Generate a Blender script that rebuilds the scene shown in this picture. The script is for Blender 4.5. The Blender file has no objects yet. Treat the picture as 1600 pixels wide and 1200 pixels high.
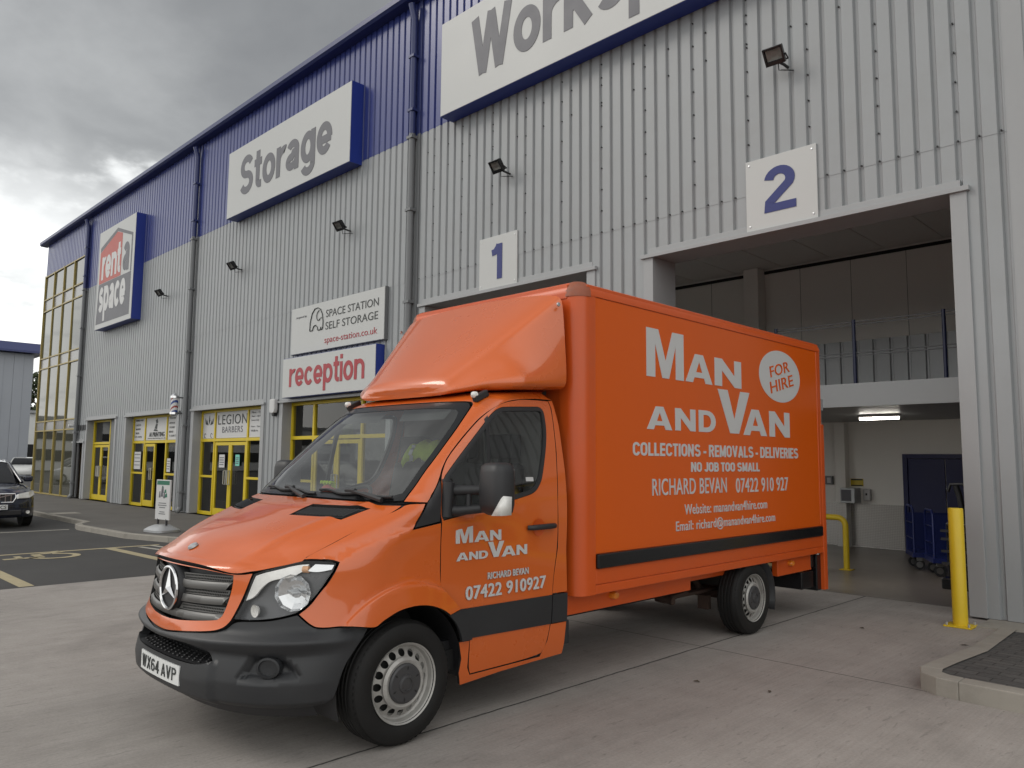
import bpy, bmesh, math, random, bisect
from mathutils import Vector, Matrix
from mathutils.geometry import delaunay_2d_cdt
random.seed(7)
rad = math.radians
scene = bpy.context.scene
COL = scene.collection
# ------------------------------------------------------------------ camera
CAM_H = 1.54
cam_d = bpy.data.cameras.new('camera'); cam = bpy.data.objects.new('camera', cam_d); COL.objects.link(cam)
yaw, pitch, roll = 0.783859, 0.098837, 0.0095032
fwd = Vector((-math.sin(yaw)*math.cos(pitch), math.cos(yaw)*math.cos(pitch), math.sin(pitch)))
rgt = Vector((math.cos(yaw), math.sin(yaw), 0)); upv = rgt.cross(fwd)
r2 = rgt*math.cos(roll)+upv*math.sin(roll); u2 = -rgt*math.sin(roll)+upv*math.cos(roll)
rot = Matrix((r2, u2, -fwd)).transposed()
cam.matrix_world = Matrix.Translation((0, 0, CAM_H)) @ rot.to_4x4()
cam_d.sensor_width = 36.0; cam_d.lens = 36.0*1203.4/1600.0; cam_d.clip_start = 0.05; cam_d.clip_end = 2000
scene.camera = cam
# ------------------------------------------------------------------ light
SUN_AZ = Vector((-0.62, -0.62, 0.70)).normalized()          # direction towards the sun
sun_d = bpy.data.lights.new('sun', 'SUN'); sun_d.energy = 0.6; sun_d.angle = rad(20); sun_d.color = (1.0, 0.95, 0.88)
sun = bpy.data.objects.new('sun', sun_d); COL.objects.link(sun)
sun.rotation_euler = SUN_AZ.to_track_quat('Z', 'Y').to_euler()
scene.view_settings.view_transform = 'Standard'; scene.view_settings.look = 'None'
scene.view_settings.exposure = 0.52; scene.view_settings.gamma = 1.0
world = bpy.data.worlds.new('World'); scene.world = world; world.use_nodes = True
def build_world():
    nt = world.node_tree; N = nt.nodes; L = nt.links; N.clear()
    def nd(t, **k):
        n = N.new(t)
        for a, b in k.items(): setattr(n, a, b)
        return n
    def mth(op, a, b=None, c=None):
        n = nd('ShaderNodeMath', operation=op)
        for i, x in enumerate((a, b, c)):
            if x is None: continue
            if isinstance(x, (int, float)): n.inputs[i].default_value = x
            else: L.new(x, n.inputs[i])
        return n.outputs[0]
    sky = nd('ShaderNodeTexSky', sky_type='NISHITA', sun_disc=False)
    sky.sun_elevation = math.asin(SUN_AZ.z); sky.sun_rotation = math.atan2(SUN_AZ.x, SUN_AZ.y)
    sky.air_density = 1.0; sky.dust_density = 1.5
    tc = nd('ShaderNodeTexCoord'); sp = nd('ShaderNodeSeparateXYZ'); L.new(tc.outputs['Generated'], sp.inputs[0])
    x, y, z = sp.outputs
    zz = mth('ADD', mth('MAXIMUM', z, 0.0), 0.22)
    cb = nd('ShaderNodeCombineXYZ'); L.new(mth('DIVIDE', x, zz), cb.inputs[0]); L.new(mth('DIVIDE', y, zz), cb.inputs[1])
    n1 = nd('ShaderNodeTexNoise'); n1.inputs['Scale'].default_value = 1.15; n1.inputs['Detail'].default_value = 9; n1.inputs['Roughness'].default_value = 0.52; n1.inputs['Distortion'].default_value = 0.35
    mp = nd('ShaderNodeMapping'); mp.inputs['Location'].default_value = (CLX, CLY, 0.3); L.new(cb.outputs[0], mp.inputs[0]); L.new(mp.outputs[0], n1.inputs['Vector'])
    n2 = nd('ShaderNodeTexNoise'); n2.inputs['Scale'].default_value = 4.0; n2.inputs['Detail'].default_value = 8; L.new(mp.outputs[0], n2.inputs['Vector'])
    d = mth('ADD', mth('MULTIPLY', n1.outputs[0], 0.92), mth('MULTIPLY', n2.outputs[0], 0.16))
    # brighter, thinner cloud low towards the west end of the yard
    low = mth('SUBTRACT', 1.0, mth('MULTIPLY', z, 2.1))
    west = mth('MAXIMUM', mth('ADD', mth('MULTIPLY', x, -0.75), mth('MULTIPLY', y, -0.30)), 0.0)
    d = mth('ADD', d, mth('MULTIPLY', mth('MULTIPLY', mth('MAXIMUM', low, 0.0), west), 0.16))
    zw = mth('ADD', z, mth('ADD', mth('MULTIPLY', mth('SUBTRACT', n1.outputs[0], 0.5), 0.42), mth('MULTIPLY', mth('SUBTRACT', n2.outputs[0], 0.5), 0.16)))
    brk = nd('ShaderNodeMapRange', interpolation_type='SMOOTHSTEP'); L.new(zw, brk.inputs[0]); brk.inputs[1].default_value = 0.365; brk.inputs[2].default_value = 0.290; brk.inputs[3].default_value = 0.0; brk.inputs[4].default_value = 1.0
    wm = nd('ShaderNodeMapRange', interpolation_type='SMOOTHSTEP'); L.new(mth('MULTIPLY', x, -1.0), wm.inputs[0]); wm.inputs[1].default_value = 0.35; wm.inputs[2].default_value = 0.8
    wisp = nd('ShaderNodeMapRange', interpolation_type='SMOOTHSTEP'); L.new(n2.outputs[0], wisp.inputs[0]); wisp.inputs[1].default_value = 0.50; wisp.inputs[2].default_value = 0.64; wisp.inputs[3].default_value = 0.40; wisp.inputs[4].default_value = 0.14
    d = mth('ADD', d, mth('MULTIPLY', mth('MULTIPLY', brk.outputs[0], wm.outputs[0]), wisp.outputs[0]))
    south = mth('MAXIMUM', mth('MULTIPLY', y, -1.0), 0.0)
    d = mth('ADD', d, mth('ADD', mth('MULTIPLY', south, 0.24), mth('MULTIPLY', mth('MAXIMUM', x, 0.0), 0.70)))
    rp = nd('ShaderNodeValToRGB'); L.new(d, rp.inputs[0])
    e = rp.color_ramp.elements
    e[0].position = 0.40; e[0].color = (0.165, 0.168, 0.168, 1)
    e[1].position = 1.0; e[1].color = (1.0, 1.0, 0.97, 1)
    for p, c in ((0.52, (0.225, 0.228, 0.226, 1)), (0.66, (0.37, 0.375, 0.37, 1)), (0.80, (0.72, 0.73, 0.72, 1))):
        k = e.new(p); k.color = c
    ml = nd('ShaderNodeVectorMath', operation='SCALE'); L.new(rp.outputs[0], ml.inputs[0]); ml.inputs[3].default_value = 9.5
    mx = nd('ShaderNodeMix', data_type='RGBA'); mx.inputs['Factor'].default_value = 0.93
    L.new(sky.outputs[0], mx.inputs[6]); L.new(ml.outputs[0], mx.inputs[7])
    bg = nd('ShaderNodeBackground'); bg.inputs['Strength'].default_value = 0.1; L.new(mx.outputs[2], bg.inputs[0])
    out = nd('ShaderNodeOutputWorld'); L.new(bg.outputs[0], out.inputs[0])
CLX, CLY = 2.3, 0.4
build_world()
# ------------------------------------------------------------------ materials
def newmat(name):
    m = bpy.data.materials.new(name); m.use_nodes = True
    return m, m.node_tree.nodes, m.node_tree.links, m.node_tree.nodes['Principled BSDF']
def pmat(name, col, rough=0.5, metal=0.0, coat=0.0, var=0.08, vs=3.0, bump=0.0, bs=60.0, spec=0.5, dirt=0.0, dcol=(0.09, 0.075, 0.06), rv=0.08, stretch=(1, 1, 1), coat_rough=0.06):
    m, N, L, P = newmat(name)
    P.inputs['Metallic'].default_value = metal; P.inputs['Coat Weight'].default_value = coat; P.inputs['Coat Roughness'].default_value = coat_rough
    P.inputs['Specular IOR Level'].default_value = spec
    tc = N.new('ShaderNodeTexCoord'); mp = N.new('ShaderNodeMapping'); mp.inputs['Scale'].default_value = stretch; L.new(tc.outputs['Object'], mp.inputs[0])
    n = N.new('ShaderNodeTexNoise'); n.inputs['Scale'].default_value = vs; n.inputs['Detail'].default_value = 6; n.inputs['Roughness'].default_value = 0.6; L.new(mp.outputs[0], n.inputs['Vector'])
    mx = N.new('ShaderNodeMix'); mx.data_type = 'RGBA'; L.new(n.outputs[0], mx.inputs[0])
    mx.inputs[6].default_value = tuple(max(0, c*(1-var)) for c in col)+(1,); mx.inputs[7].default_value = tuple(min(1, c*(1+var)) for c in col)+(1,)
    co = mx.outputs[2]
    if dirt > 0:
        n3 = N.new('ShaderNodeTexNoise'); n3.inputs['Scale'].default_value = 2.2; n3.inputs['Detail'].default_value = 10; n3.inputs['Roughness'].default_value = 0.72; L.new(tc.outputs['Object'], n3.inputs['Vector'])
        r = N.new('ShaderNodeMapRange'); r.inputs[1].default_value = 0.48; r.inputs[2].default_value = 0.78; r.inputs[4].default_value = dirt; L.new(n3.outputs[0], r.inputs[0])
        m2 = N.new('ShaderNodeMix'); m2.data_type = 'RGBA'; L.new(r.outputs[0], m2.inputs[0]); L.new(co, m2.inputs[6]); m2.inputs[7].default_value = dcol+(1,)
        co = m2.outputs[2]
    L.new(co, P.inputs['Base Color'])
    rr = N.new('ShaderNodeMapRange'); rr.inputs[3].default_value = max(0.02, rough-rv); rr.inputs[4].default_value = min(1, rough+rv); L.new(n.outputs[0], rr.inputs[0]); L.new(rr.outputs[0], P.inputs['Roughness'])
    if bump > 0:
        n2 = N.new('ShaderNodeTexNoise'); n2.inputs['Scale'].default_value = bs; n2.inputs['Detail'].default_value = 4; L.new(mp.outputs[0], n2.inputs['Vector'])
        b = N.new('ShaderNodeBump'); b.inputs['Strength'].default_value = bump; b.inputs['Distance'].default_value = 0.01; L.new(n2.outputs[0], b.inputs['Height']); L.new(b.outputs[0], P.inputs['Normal'])
    return m
def glass(name, tint=(0.8, 0.83, 0.82), refl=1.0, rough=0.0, ior=1.5, film=0.0):
    m, N, L, P = newmat(name); N.remove(P); out = [n for n in N if n.type == 'OUTPUT_MATERIAL'][0]
    t = N.new('ShaderNodeBsdfTransparent'); t.inputs[0].default_value = tint+(1,)
    g = N.new('ShaderNodeBsdfGlossy'); g.inputs['Roughness'].default_value = rough; g.inputs[0].default_value = (refl, refl, refl, 1)
    f = N.new('ShaderNodeFresnel'); gm = N.new('ShaderNodeNewGeometry'); ir = N.new('ShaderNodeMapRange'); ir.inputs[3].default_value = ior; ir.inputs[4].default_value = 1/ior
    L.new(gm.outputs['Backfacing'], ir.inputs[0]); L.new(ir.outputs[0], f.inputs[0])
    if film:
        df = N.new('ShaderNodeBsdfDiffuse'); df.inputs[0].default_value = (.55, .55, .53, 1); nz = N.new('ShaderNodeTexNoise'); nz.inputs['Scale'].default_value = 2.5; nz.inputs['Detail'].default_value = 5; tc = N.new('ShaderNodeTexCoord'); L.new(tc.outputs['Object'], nz.inputs['Vector'])
        mr = N.new('ShaderNodeMapRange'); mr.inputs[1].default_value = .3; mr.inputs[2].default_value = .8; mr.inputs[3].default_value = film*.5; mr.inputs[4].default_value = film*1.6; L.new(nz.outputs[0], mr.inputs[0])
        m0 = N.new('ShaderNodeMixShader'); L.new(mr.outputs[0], m0.inputs[0]); L.new(t.outputs[0], m0.inputs[1]); L.new(df.outputs[0], m0.inputs[2]); t = m0
    mx = N.new('ShaderNodeMixShader'); L.new(f.outputs[0], mx.inputs[0]); L.new(t.outputs[0], mx.inputs[1]); L.new(g.outputs[0], mx.inputs[2]); L.new(mx.outputs[0], out.inputs[0])
    return m
def emit(name, col, s):
    m, N, L, P = newmat(name); P.inputs['Base Color'].default_value = col+(1,); P.inputs['Emission Color'].default_value = col+(1,); P.inputs['Emission Strength'].default_value = s
    return m
M = {}
M['clad'] = pmat('grey_cladding', (0.300, 0.312, 0.320), 0.42, 0.0, var=0.05, vs=0.7, dirt=0.25, dcol=(0.235, 0.23, 0.215), stretch=(1, 1, 0.25))
M['cladblue'] = pmat('blue_cladding', (0.027, 0.040, 0.185), 0.30, spec=.5, coat=.12, coat_rough=.25, var=0.07, vs=0.8, stretch=(1, 1, 0.25))
M['trimblue'] = pmat('blue_trim', (0.028, 0.038, 0.13), 0.35, var=0.05)
M['bluedoor'] = pmat('dark_blue_paint', (0.012, 0.016, 0.09), 0.45, var=0.1)
M['signblue'] = pmat('sign_blue', (0.015, 0.035, 0.24), 0.4, var=0.04)
M['trim'] = pmat('grey_trim', (0.32, 0.325, 0.33), 0.42, var=0.05)
M['pipe'] = pmat('grey_pipe', (0.15, 0.155, 0.16), 0.4, var=0.05)
M['white'] = pmat('white_panel', (0.49, 0.495, 0.485), 0.45, var=0.03, vs=1.2, dirt=0.06, dcol=(0.40, 0.39, 0.36))
M['vinyl'] = pmat('white_vinyl', (0.56, 0.555, 0.55), 0.45, var=0.02)
M['greytxt'] = pmat('grey_lettering', (0.115, 0.115, 0.13), 0.5, var=0.03)
M['floodface'] = pmat('floodlight_reflector', (0.20, 0.195, 0.18), 0.45, 0.2, var=.3, vs=25)
M['post'] = pmat('dark_blue_post', (0.01, 0.014, 0.05), 0.4)
M['cap'] = pmat('worn_cap', (0.30, 0.085, 0.04), .55, var=.2, vs=10, dirt=.95, dcol=(.16, .145, .13))
M['navytxt'] = pmat('navy_lettering', (0.016, 0.024, 0.15), 0.5, var=0.03)
M['redtxt'] = pmat('red_lettering', (0.36, 0.035, 0.045), 0.5, var=0.03)
M['signred'] = pmat('sign_red', (0.45, 0.085, 0.065), 0.5, var=0.03)
M['darktxt'] = pmat('dark_lettering', (0.03, 0.034, 0.033), 0.5, var=0.03)
M['yellow'] = pmat('yellow_frame', (0.62, 0.46, 0.012), 0.38, var=0.05)
M['brass'] = pmat('brass_frame', (0.34, 0.26, 0.07), 0.4, var=0.06)
M['yelpost'] = pmat('yellow_post_paint', (0.66, 0.46, 0.015), 0.42, var=0.06, vs=6, dirt=0.15, dcol=(0.35, 0.24, 0.03), bump=0.03, bs=90)
M['glass'] = glass('shop_glass', (0.55, 0.57, 0.56), ior=1.55)
M['tintglass'] = pmat('mirror_glass', (0.06, 0.06, 0.045), 0.03, 0.0, var=0.02, spec=1.0, rv=0.0, bump=.02, bs=1.2); 
M['spandrel'] = pmat('spandrel_glass', (0.22, 0.215, 0.215), 0.22, var=0.25, vs=9.0, spec=0.8)
M['carglass'] = glass('car_glass', (0.74, 0.77, 0.76), ior=1.75)
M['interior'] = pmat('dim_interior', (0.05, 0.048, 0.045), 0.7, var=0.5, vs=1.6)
M['baywall'] = pmat('bay_wall_panel', (0.84, 0.82, 0.775), 0.5, var=0.04, vs=0.8)
M['bayceil'] = pmat('bay_ceiling', (0.80, 0.77, 0.73), 0.6, var=0.05)
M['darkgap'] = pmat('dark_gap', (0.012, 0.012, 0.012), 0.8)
M['black'] = pmat('black_plastic', (0.022, 0.022, 0.024), 0.5, var=0.15, vs=8)
M['blackgloss'] = pmat('black_gloss', (0.008, 0.008, 0.009), 0.22, var=0.1)
M['steel'] = pmat('steel', (0.55, 0.55, 0.55), 0.3, 1.0, var=0.05)
M['chrome'] = pmat('chrome', (0.75, 0.75, 0.76), 0.12, 1.0, var=0.03, rv=0.02)
M['galv'] = pmat('galvanised', (0.45, 0.46, 0.47), 0.45, 0.6, var=0.1)
M['orange'] = pmat('orange_paint', (0.62, 0.116, 0.014), 0.28, coat=0.8, var=0.04, vs=1.4, dirt=0.10, dcol=(0.40, 0.10, 0.035), rv=0.05, coat_rough=0.045)
M['orangebox'] = pmat('orange_box_paint', (0.66, 0.102, 0.005), 0.24, spec=.36, coat=0.0, var=0.06, vs=0.9, dirt=0.05, dcol=(0.45, 0.09, 0.01), rv=0.06, bump=.10, bs=1.1, coat_rough=0.07, stretch=(1, 1, 0.35))
M['orangetrim'] = pmat('orange_trim_paint', (0.60, 0.088, 0.010), 0.36, coat=0.1, var=0.06, vs=2.5, dirt=0.16, dcol=(0.28, 0.09, 0.05), coat_rough=0.12)
M['bumper'] = pmat('bumper_plastic', (0.022, 0.023, 0.0255), 0.47, var=0.18, vs=5, bump=0.05, bs=260, dirt=0.14, dcol=(0.05, 0.047, 0.043))
M['grille'] = pmat('grille_plastic', (0.12, 0.117, 0.112), 0.36, var=0.1, vs=6)
M['tyre'] = pmat('tyre_rubber', (0.0095, 0.009, 0.0088), 0.66, spec=.35, var=0.3, vs=14, bump=0.08, bs=120, dirt=0.35, dcol=(0.026, 0.022, 0.019))
M['rim'] = pmat('silver_rim', (0.38, 0.37, 0.35), 0.38, 0.2, var=0.1, dirt=0.9, dcol=(0.08, 0.05, 0.034))
M['hubcap'] = pmat('hub_cap', (0.045, 0.045, 0.048), 0.42, var=0.15, dirt=0.2)
M['rust'] = pmat('rusty_metal', (0.05, 0.03, 0.022), 0.8, 0.2, var=0.4, vs=20)
M['seat'] = pmat('seat_cloth', (0.022, 0.022, 0.024), 0.85, var=0.2, vs=30)
M['dash'] = pmat('dash_plastic', (0.035, 0.035, 0.036), 0.6, var=0.1)
M['headliner'] = pmat('headliner', (0.20, 0.20, 0.195), 0.85, var=0.06)
M['hivis'] = pmat('hi_vis_cloth', (0.45, 0.62, 0.03), 0.8, var=0.2, vs=10)
M['red'] = pmat('red_cloth', (0.40, 0.05, 0.03), 0.7, var=0.15)
M['amber'] = pmat('amber_lens', (0.75, 0.22, 0.02), 0.2, coat=0.5)
M['amberdim'] = pmat('pale_amber_bulb', (0.62, 0.34, 0.18), 0.25, coat=0.4)
M['clear'] = pmat('clear_lens', (0.78, 0.77, 0.74), 0.16, coat=0.6, var=0.15, vs=40)
M['reflector'] = pmat('reflector', (0.72, 0.73, 0.74), 0.16, 0.85, var=0.05, rv=0.03)
M['lampglass'] = glass('lamp_glass', (0.97, 0.97, 0.97), ior=1.3)
M['screen'] = glass('windscreen_glass', (0.72, 0.76, 0.74), ior=1.9, film=.045)
M['lamphouse'] = pmat('lamp_housing', (0.12, 0.122, 0.127), 0.3, 0.3, var=0.15)
M['plate'] = pmat('number_plate', (0.70, 0.71, 0.70), 0.4, var=0.02)
M['carpaint'] = pmat('dark_blue_car_paint', (0.010, 0.014, 0.030), 0.22, coat=0.8, var=0.06)
M['carwhite'] = pmat('white_car_paint', (0.68, 0.68, 0.66), 0.3, coat=0.6, var=0.03)
M['kerb'] = pmat('kerb_stone', (0.29, 0.27, 0.235), 0.85, var=0.18, vs=5, bump=0.12, bs=90, dirt=0.6, dcol=(0.16, 0.145, 0.125))
M['line_y'] = pmat('yellow_line_paint', (0.40, 0.34, 0.21), 0.75, var=0.2, vs=12, dirt=0.5, dcol=(0.16, 0.13, 0.08))
M['line_w'] = pmat('white_line_paint', (0.42, 0.40, 0.35), 0.75, var=0.2, vs=12, dirt=0.5, dcol=(0.14, 0.13, 0.12))
M['tree'] = pmat('foliage', (0.040, 0.055, 0.022), 0.8, var=0.45, vs=2.2)
M['bark'] = pmat('bark', (0.09, 0.07, 0.05), 0.9)
M['bldgrey'] = pmat('blue_grey_cladding', (0.29, 0.305, 0.335), 0.45, var=0.05, vs=0.7)
M['green'] = pmat('green_print', (0.02, 0.14, 0.085), 0.5)
M['tealpaper'] = pmat('teal_paper', (0.18, 0.55, 0.45), 0.6)
M['trolley'] = pmat('blue_trolley_paint', (0.012, 0.022, 0.13), 0.4, var=0.1)
M['wood'] = pmat('brown_door', (0.16, 0.10, 0.045), 0.5, var=0.1)
# ------------------------------------------------------------------ object helpers
def loc_of(p):
    return Vector(p.get('_loc', (0, 0, 0))) if p else Vector((0, 0, 0))
_locs = {}
def link(o, parent=None):
    COL.objects.link(o)
    if parent is not None:
        o.parent = parent
        if parent.type == 'EMPTY': o.matrix_parent_inverse = Matrix.Translation(-Vector(_locs.get(parent.name, (0, 0, 0))))
    return o
def tag(o, label=None, cat=None, group=None, kind=None):
    if label: o['label'] = label
    if cat: o['category'] = cat
    if group: o['group'] = group
    if kind: o['kind'] = kind
    return o
def thing(name, label, cat, loc=(0, 0, 0), group=None):
    o = bpy.data.objects.new(name, None); o.empty_display_size = 0.2; o.location = loc; COL.objects.link(o); _locs[o.name] = tuple(loc)
    return tag(o, label, cat, group)
class MB:
    def __init__(s): s.v = []; s.f = []; s.m = []
    def add(s, vs, fs, mi=0):
        b = len(s.v); s.v += [tuple(p) for p in vs]; s.f += [tuple(b+i for i in f) for f in fs]; s.m += [mi]*len(fs); return s
    def box(s, x0, x1, y0, y1, z0, z1, mi=0):
        return s.add([(x0, y0, z0), (x1, y0, z0), (x1, y1, z0), (x0, y1, z0), (x0, y0, z1), (x1, y0, z1), (x1, y1, z1), (x0, y1, z1)],
                     [(3, 2, 1, 0), (4, 5, 6, 7), (0, 1, 5, 4), (1, 2, 6, 5), (2, 3, 7, 6), (3, 0, 4, 7)], mi)
    def obox(s, c, sz, R=None, mi=0):
        R = R or Matrix.Identity(3); c = Vector(c); h = [a/2 for a in sz]; P = []
        for q in ((-1, -1, -1), (1, -1, -1), (1, 1, -1), (-1, 1, -1), (-1, -1, 1), (1, -1, 1), (1, 1, 1), (-1, 1, 1)):
            P.append(c+R @ Vector((q[0]*h[0], q[1]*h[1], q[2]*h[2])))
        return s.add(P, [(3, 2, 1, 0), (4, 5, 6, 7), (0, 1, 5, 4), (1, 2, 6, 5), (2, 3, 7, 6), (3, 0, 4, 7)], mi)
    def tube(s, path, r, n=10, mi=0, caps=True):
        path = [Vector(p) for p in path]; rings = []
        for i, p in enumerate(path):
            d = (path[min(i+1, len(path)-1)]-path[max(i-1, 0)]).normalized()
            a = d.orthogonal().normalized()
            if i > 0:
                a = (pa-d*pa.dot(d)); a = a.normalized() if a.length > 1e-6 else d.orthogonal().normalized()
            pa = a; b = d.cross(a); rr = r[i] if isinstance(r, (list, tuple)) else r
            rings.append([p+(a*math.cos(t)+b*math.sin(t))*rr for t in [2*math.pi*k/n for k in range(n)]])
        base = [q for ring in rings for q in ring]; F = []
        for i in range(len(rings)-1):
            for k in range(n): F.append((i*n+k, i*n+(k+1) % n, (i+1)*n+(k+1) % n, (i+1)*n+k))
        if caps: F.append(tuple(range(n-1, -1, -1))); F.append(tuple((len(rings)-1)*n+k for k in range(n)))
        return s.add(base, F, mi)
    def lathe(s, prof, c, axis='X', n=48, mi=0, sign=1):
        # prof: (radius, offset along axis)
        c = Vector(c); V = []; F = []
        for r, a in prof:
            for k in range(n):
                t = 2*math.pi*k/n; p = (r*math.cos(t), r*math.sin(t))
                if axis == 'X': V.append(c+Vector((a*sign, p[0], p[1])))
                elif axis == 'Y': V.append(c+Vector((p[0], a*sign, p[1])))
                else: V.append(c+Vector((p[0], p[1], a*sign)))
        for i in range(len(prof)-1):
            for k in range(n): F.append((i*n+k, i*n+(k+1) % n, (i+1)*n+(k+1) % n, (i+1)*n+k))
        return s.add(V, F, mi)
    def prism(s, poly, fn, d0, d1, mi=0):
        # poly in (a,b); fn(a,b,d)->xyz
        n = len(poly); V = [fn(a, b, d0) for a, b in poly]+[fn(a, b, d1) for a, b in poly]
        F = [tuple(range(n)), tuple(range(2*n-1, n-1, -1))]+[(i, i+n, (i+1) % n+n, (i+1) % n) for i in range(n)]
        return s.add(V, F, mi)
    def build(s, name, mats, parent=None, smooth=None, bevel=None, label=None, fixn=True):
        me = bpy.data.meshes.new(name); me.from_pydata(s.v, [], s.f)
        if not isinstance(mats, (list, tuple)): mats = [mats]
        for m in mats: me.materials.append(m)
        me.polygons.foreach_set('material_index', s.m)
        if fixn:
            bm = bmesh.new(); bm.from_mesh(me); bmesh.ops.recalc_face_normals(bm, faces=bm.faces); bm.to_mesh(me); bm.free()
        if smooth is not None:
            me.polygons.foreach_set('use_smooth', [True]*len(me.polygons)); me.set_sharp_from_angle(angle=rad(smooth))
        me.update(); o = bpy.data.objects.new(name, me); link(o, parent)
        if bevel:
            b = o.modifiers.new('bevel', 'BEVEL'); b.width = bevel; b.segments = 2; b.limit_method = 'ANGLE'; b.angle_limit = rad(40)
        if label: o['label'] = label
        return o
def inside(p, poly):
    x, y = p; c = False; n = len(poly); j = n-1
    for i in range(n):
        xi, yi = poly[i]; xj, yj = poly[j]
        if (yi > y) != (yj > y) and x < (xj-xi)*(y-yi)/(yj-yi)+xi: c = not c
        j = i
    return c
def resample(poly, st):
    o = []
    for i in range(len(poly)):
        a, b = poly[i], poly[(i+1) % len(poly)]; k = max(1, int(math.ceil(math.hypot(b[0]-a[0], b[1]-a[1])/st)))
        for j in range(k): o.append((a[0]+(b[0]-a[0])*j/k, a[1]+(b[1]-a[1])*j/k))
    return o
def rnd(poly, it=2, keep=48):
    # round off gentle corners of a traced outline, keep sharp ones
    for _ in range(it):
        o = []; n = len(poly)
        for i in range(n):
            a, b, c = poly[i-1], poly[i], poly[(i+1) % n]
            d1 = (b[0]-a[0], b[1]-a[1]); d2 = (c[0]-b[0], c[1]-b[1]); l1 = math.hypot(*d1); l2 = math.hypot(*d2)
            if l1 < 1e-6 or l2 < 1e-6: continue
            cs = (d1[0]*d2[0]+d1[1]*d2[1])/(l1*l2)
            if cs < math.cos(rad(keep)): o.append(b)
            else: o.append((b[0]-d1[0]*.25, b[1]-d1[1]*.25)); o.append((b[0]+d2[0]*.25, b[1]+d2[1]*.25))
        poly = o
    return poly
def area(poly): return sum(poly[i-1][0]*poly[i][1]-poly[i][0]*poly[i-1][1] for i in range(len(poly)))/2
def offset(poly, d):
    # inset (d>0) of a polygon
    if area(poly) < 0: poly = poly[::-1]
    o = []; n = len(poly)
    for i in range(n):
        a, b, c = poly[i-1], poly[i], poly[(i+1) % n]
        n1 = (-(b[1]-a[1]), b[0]-a[0]); n2 = (-(c[1]-b[1]), c[0]-b[0]); l1 = math.hypot(*n1) or 1; l2 = math.hypot(*n2) or 1
        n1 = (n1[0]/l1, n1[1]/l1); n2 = (n2[0]/l2, n2[1]/l2); k = max(0.35, 1+n1[0]*n2[0]+n1[1]*n2[1])
        o.append((b[0]+d*(n1[0]+n2[0])/k, b[1]+d*(n1[1]+n2[1])/k))
    return o
def cdt(outer, holes=(), st=None, sy=1.0, lines=()):
    # constrained triangulation of outline minus holes, with inner grid points of pitch st; sy stretches the second axis while meshing
    S = lambda P: [(a, b*sy) for a, b in P]
    outer = S(outer); holes = [S(h) for h in holes]
    if area(outer) < 0: outer = outer[::-1]
    if st: outer = resample(outer, st); holes = [resample(h, st) for h in holes]
    V = []; E = []
    for P in [outer]+holes:
        b = len(V); V += P; E += [(b+i, b+(i+1) % len(P)) for i in range(len(P))]
    lp = []
    for P in lines:
        P = S(P); Q = [P[0]]
        for a, b in zip(P, P[1:]):
            k = max(1, int(math.hypot(b[0]-a[0], b[1]-a[1])/(st*.8)+.99))
            for j in range(1, k+1): Q.append((a[0]+(b[0]-a[0])*j/k, a[1]+(b[1]-a[1])*j/k))
        ok = [inside(q, outer) and not any(inside(q, h) for h in holes) and min((q[0]-o[0])**2+(q[1]-o[1])**2 for o in V[:len(outer)+sum(len(h) for h in holes)]) > (.3*st)**2 for q in Q]
        prev = None
        for q, k in zip(Q, ok):
            if not k: prev = None; continue
            V.append(q); i = len(V)-1
            if prev is not None: E.append((prev, i))
            prev = i
    if st:
        bx = [p[0] for p in outer]; by = [p[1] for p in outer]; segs = V[:]
        cell = {}
        for p in segs: cell.setdefault((int(p[0]//st), int(p[1]//st)), []).append(p)
        y = min(by)+st*.5; r = 0
        while y < max(by):
            x = min(bx)+st*(.5 if r % 2 else .99)
            while x < max(bx):
                if inside((x, y), outer) and not any(inside((x, y), h) for h in holes):
                    cx, cy = int(x//st), int(y//st); ok = True
                    for i in (-1, 0, 1):
                        for j in (-1, 0, 1):
                            for q in cell.get((cx+i, cy+j), ()):
                                if (q[0]-x)**2+(q[1]-y)**2 < (.5*st)**2: ok = False
                    if ok: V.append((x, y))
                x += st
            y += st*.87; r += 1
    v, e, f, *_ = delaunay_2d_cdt([Vector(p) for p in V], E, [], 0, 1e-6)
    F = []
    for t in f:
        c = (sum(v[i][0] for i in t)/3, sum(v[i][1] for i in t)/3)
        if inside(c, outer) and not any(inside(c, h) for h in holes): F.append(tuple(t))
    return [(p[0], p[1]/sy) for p in v], F
def flat(name, outer, fn, mat, parent=None, holes=(), thick=0.003, base=0.0, label=None):
    # flat plate with holes; fn(a,b,d)
    v, f = cdt(outer, holes); mb = MB(); mb.add([fn(a, b, base+thick) for a, b in v], f); mb.add([fn(a, b, base) for a, b in v], [t[::-1] for t in f])
    for P in [outer]+list(holes):
        n = len(P); mb.add([fn(a, b, base) for a, b in P]+[fn(a, b, base+thick) for a, b in P], [(i, (i+1) % n, (i+1) % n+n, i+n) for i in range(n)])
    return mb.build(name, mat, parent, label=label)
def circle(cx, cy, r, n=24, ry=None): return [(cx+r*math.cos(2*math.pi*k/n), cy+(ry or r)*math.sin(2*math.pi*k/n)) for k in range(n)]
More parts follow.
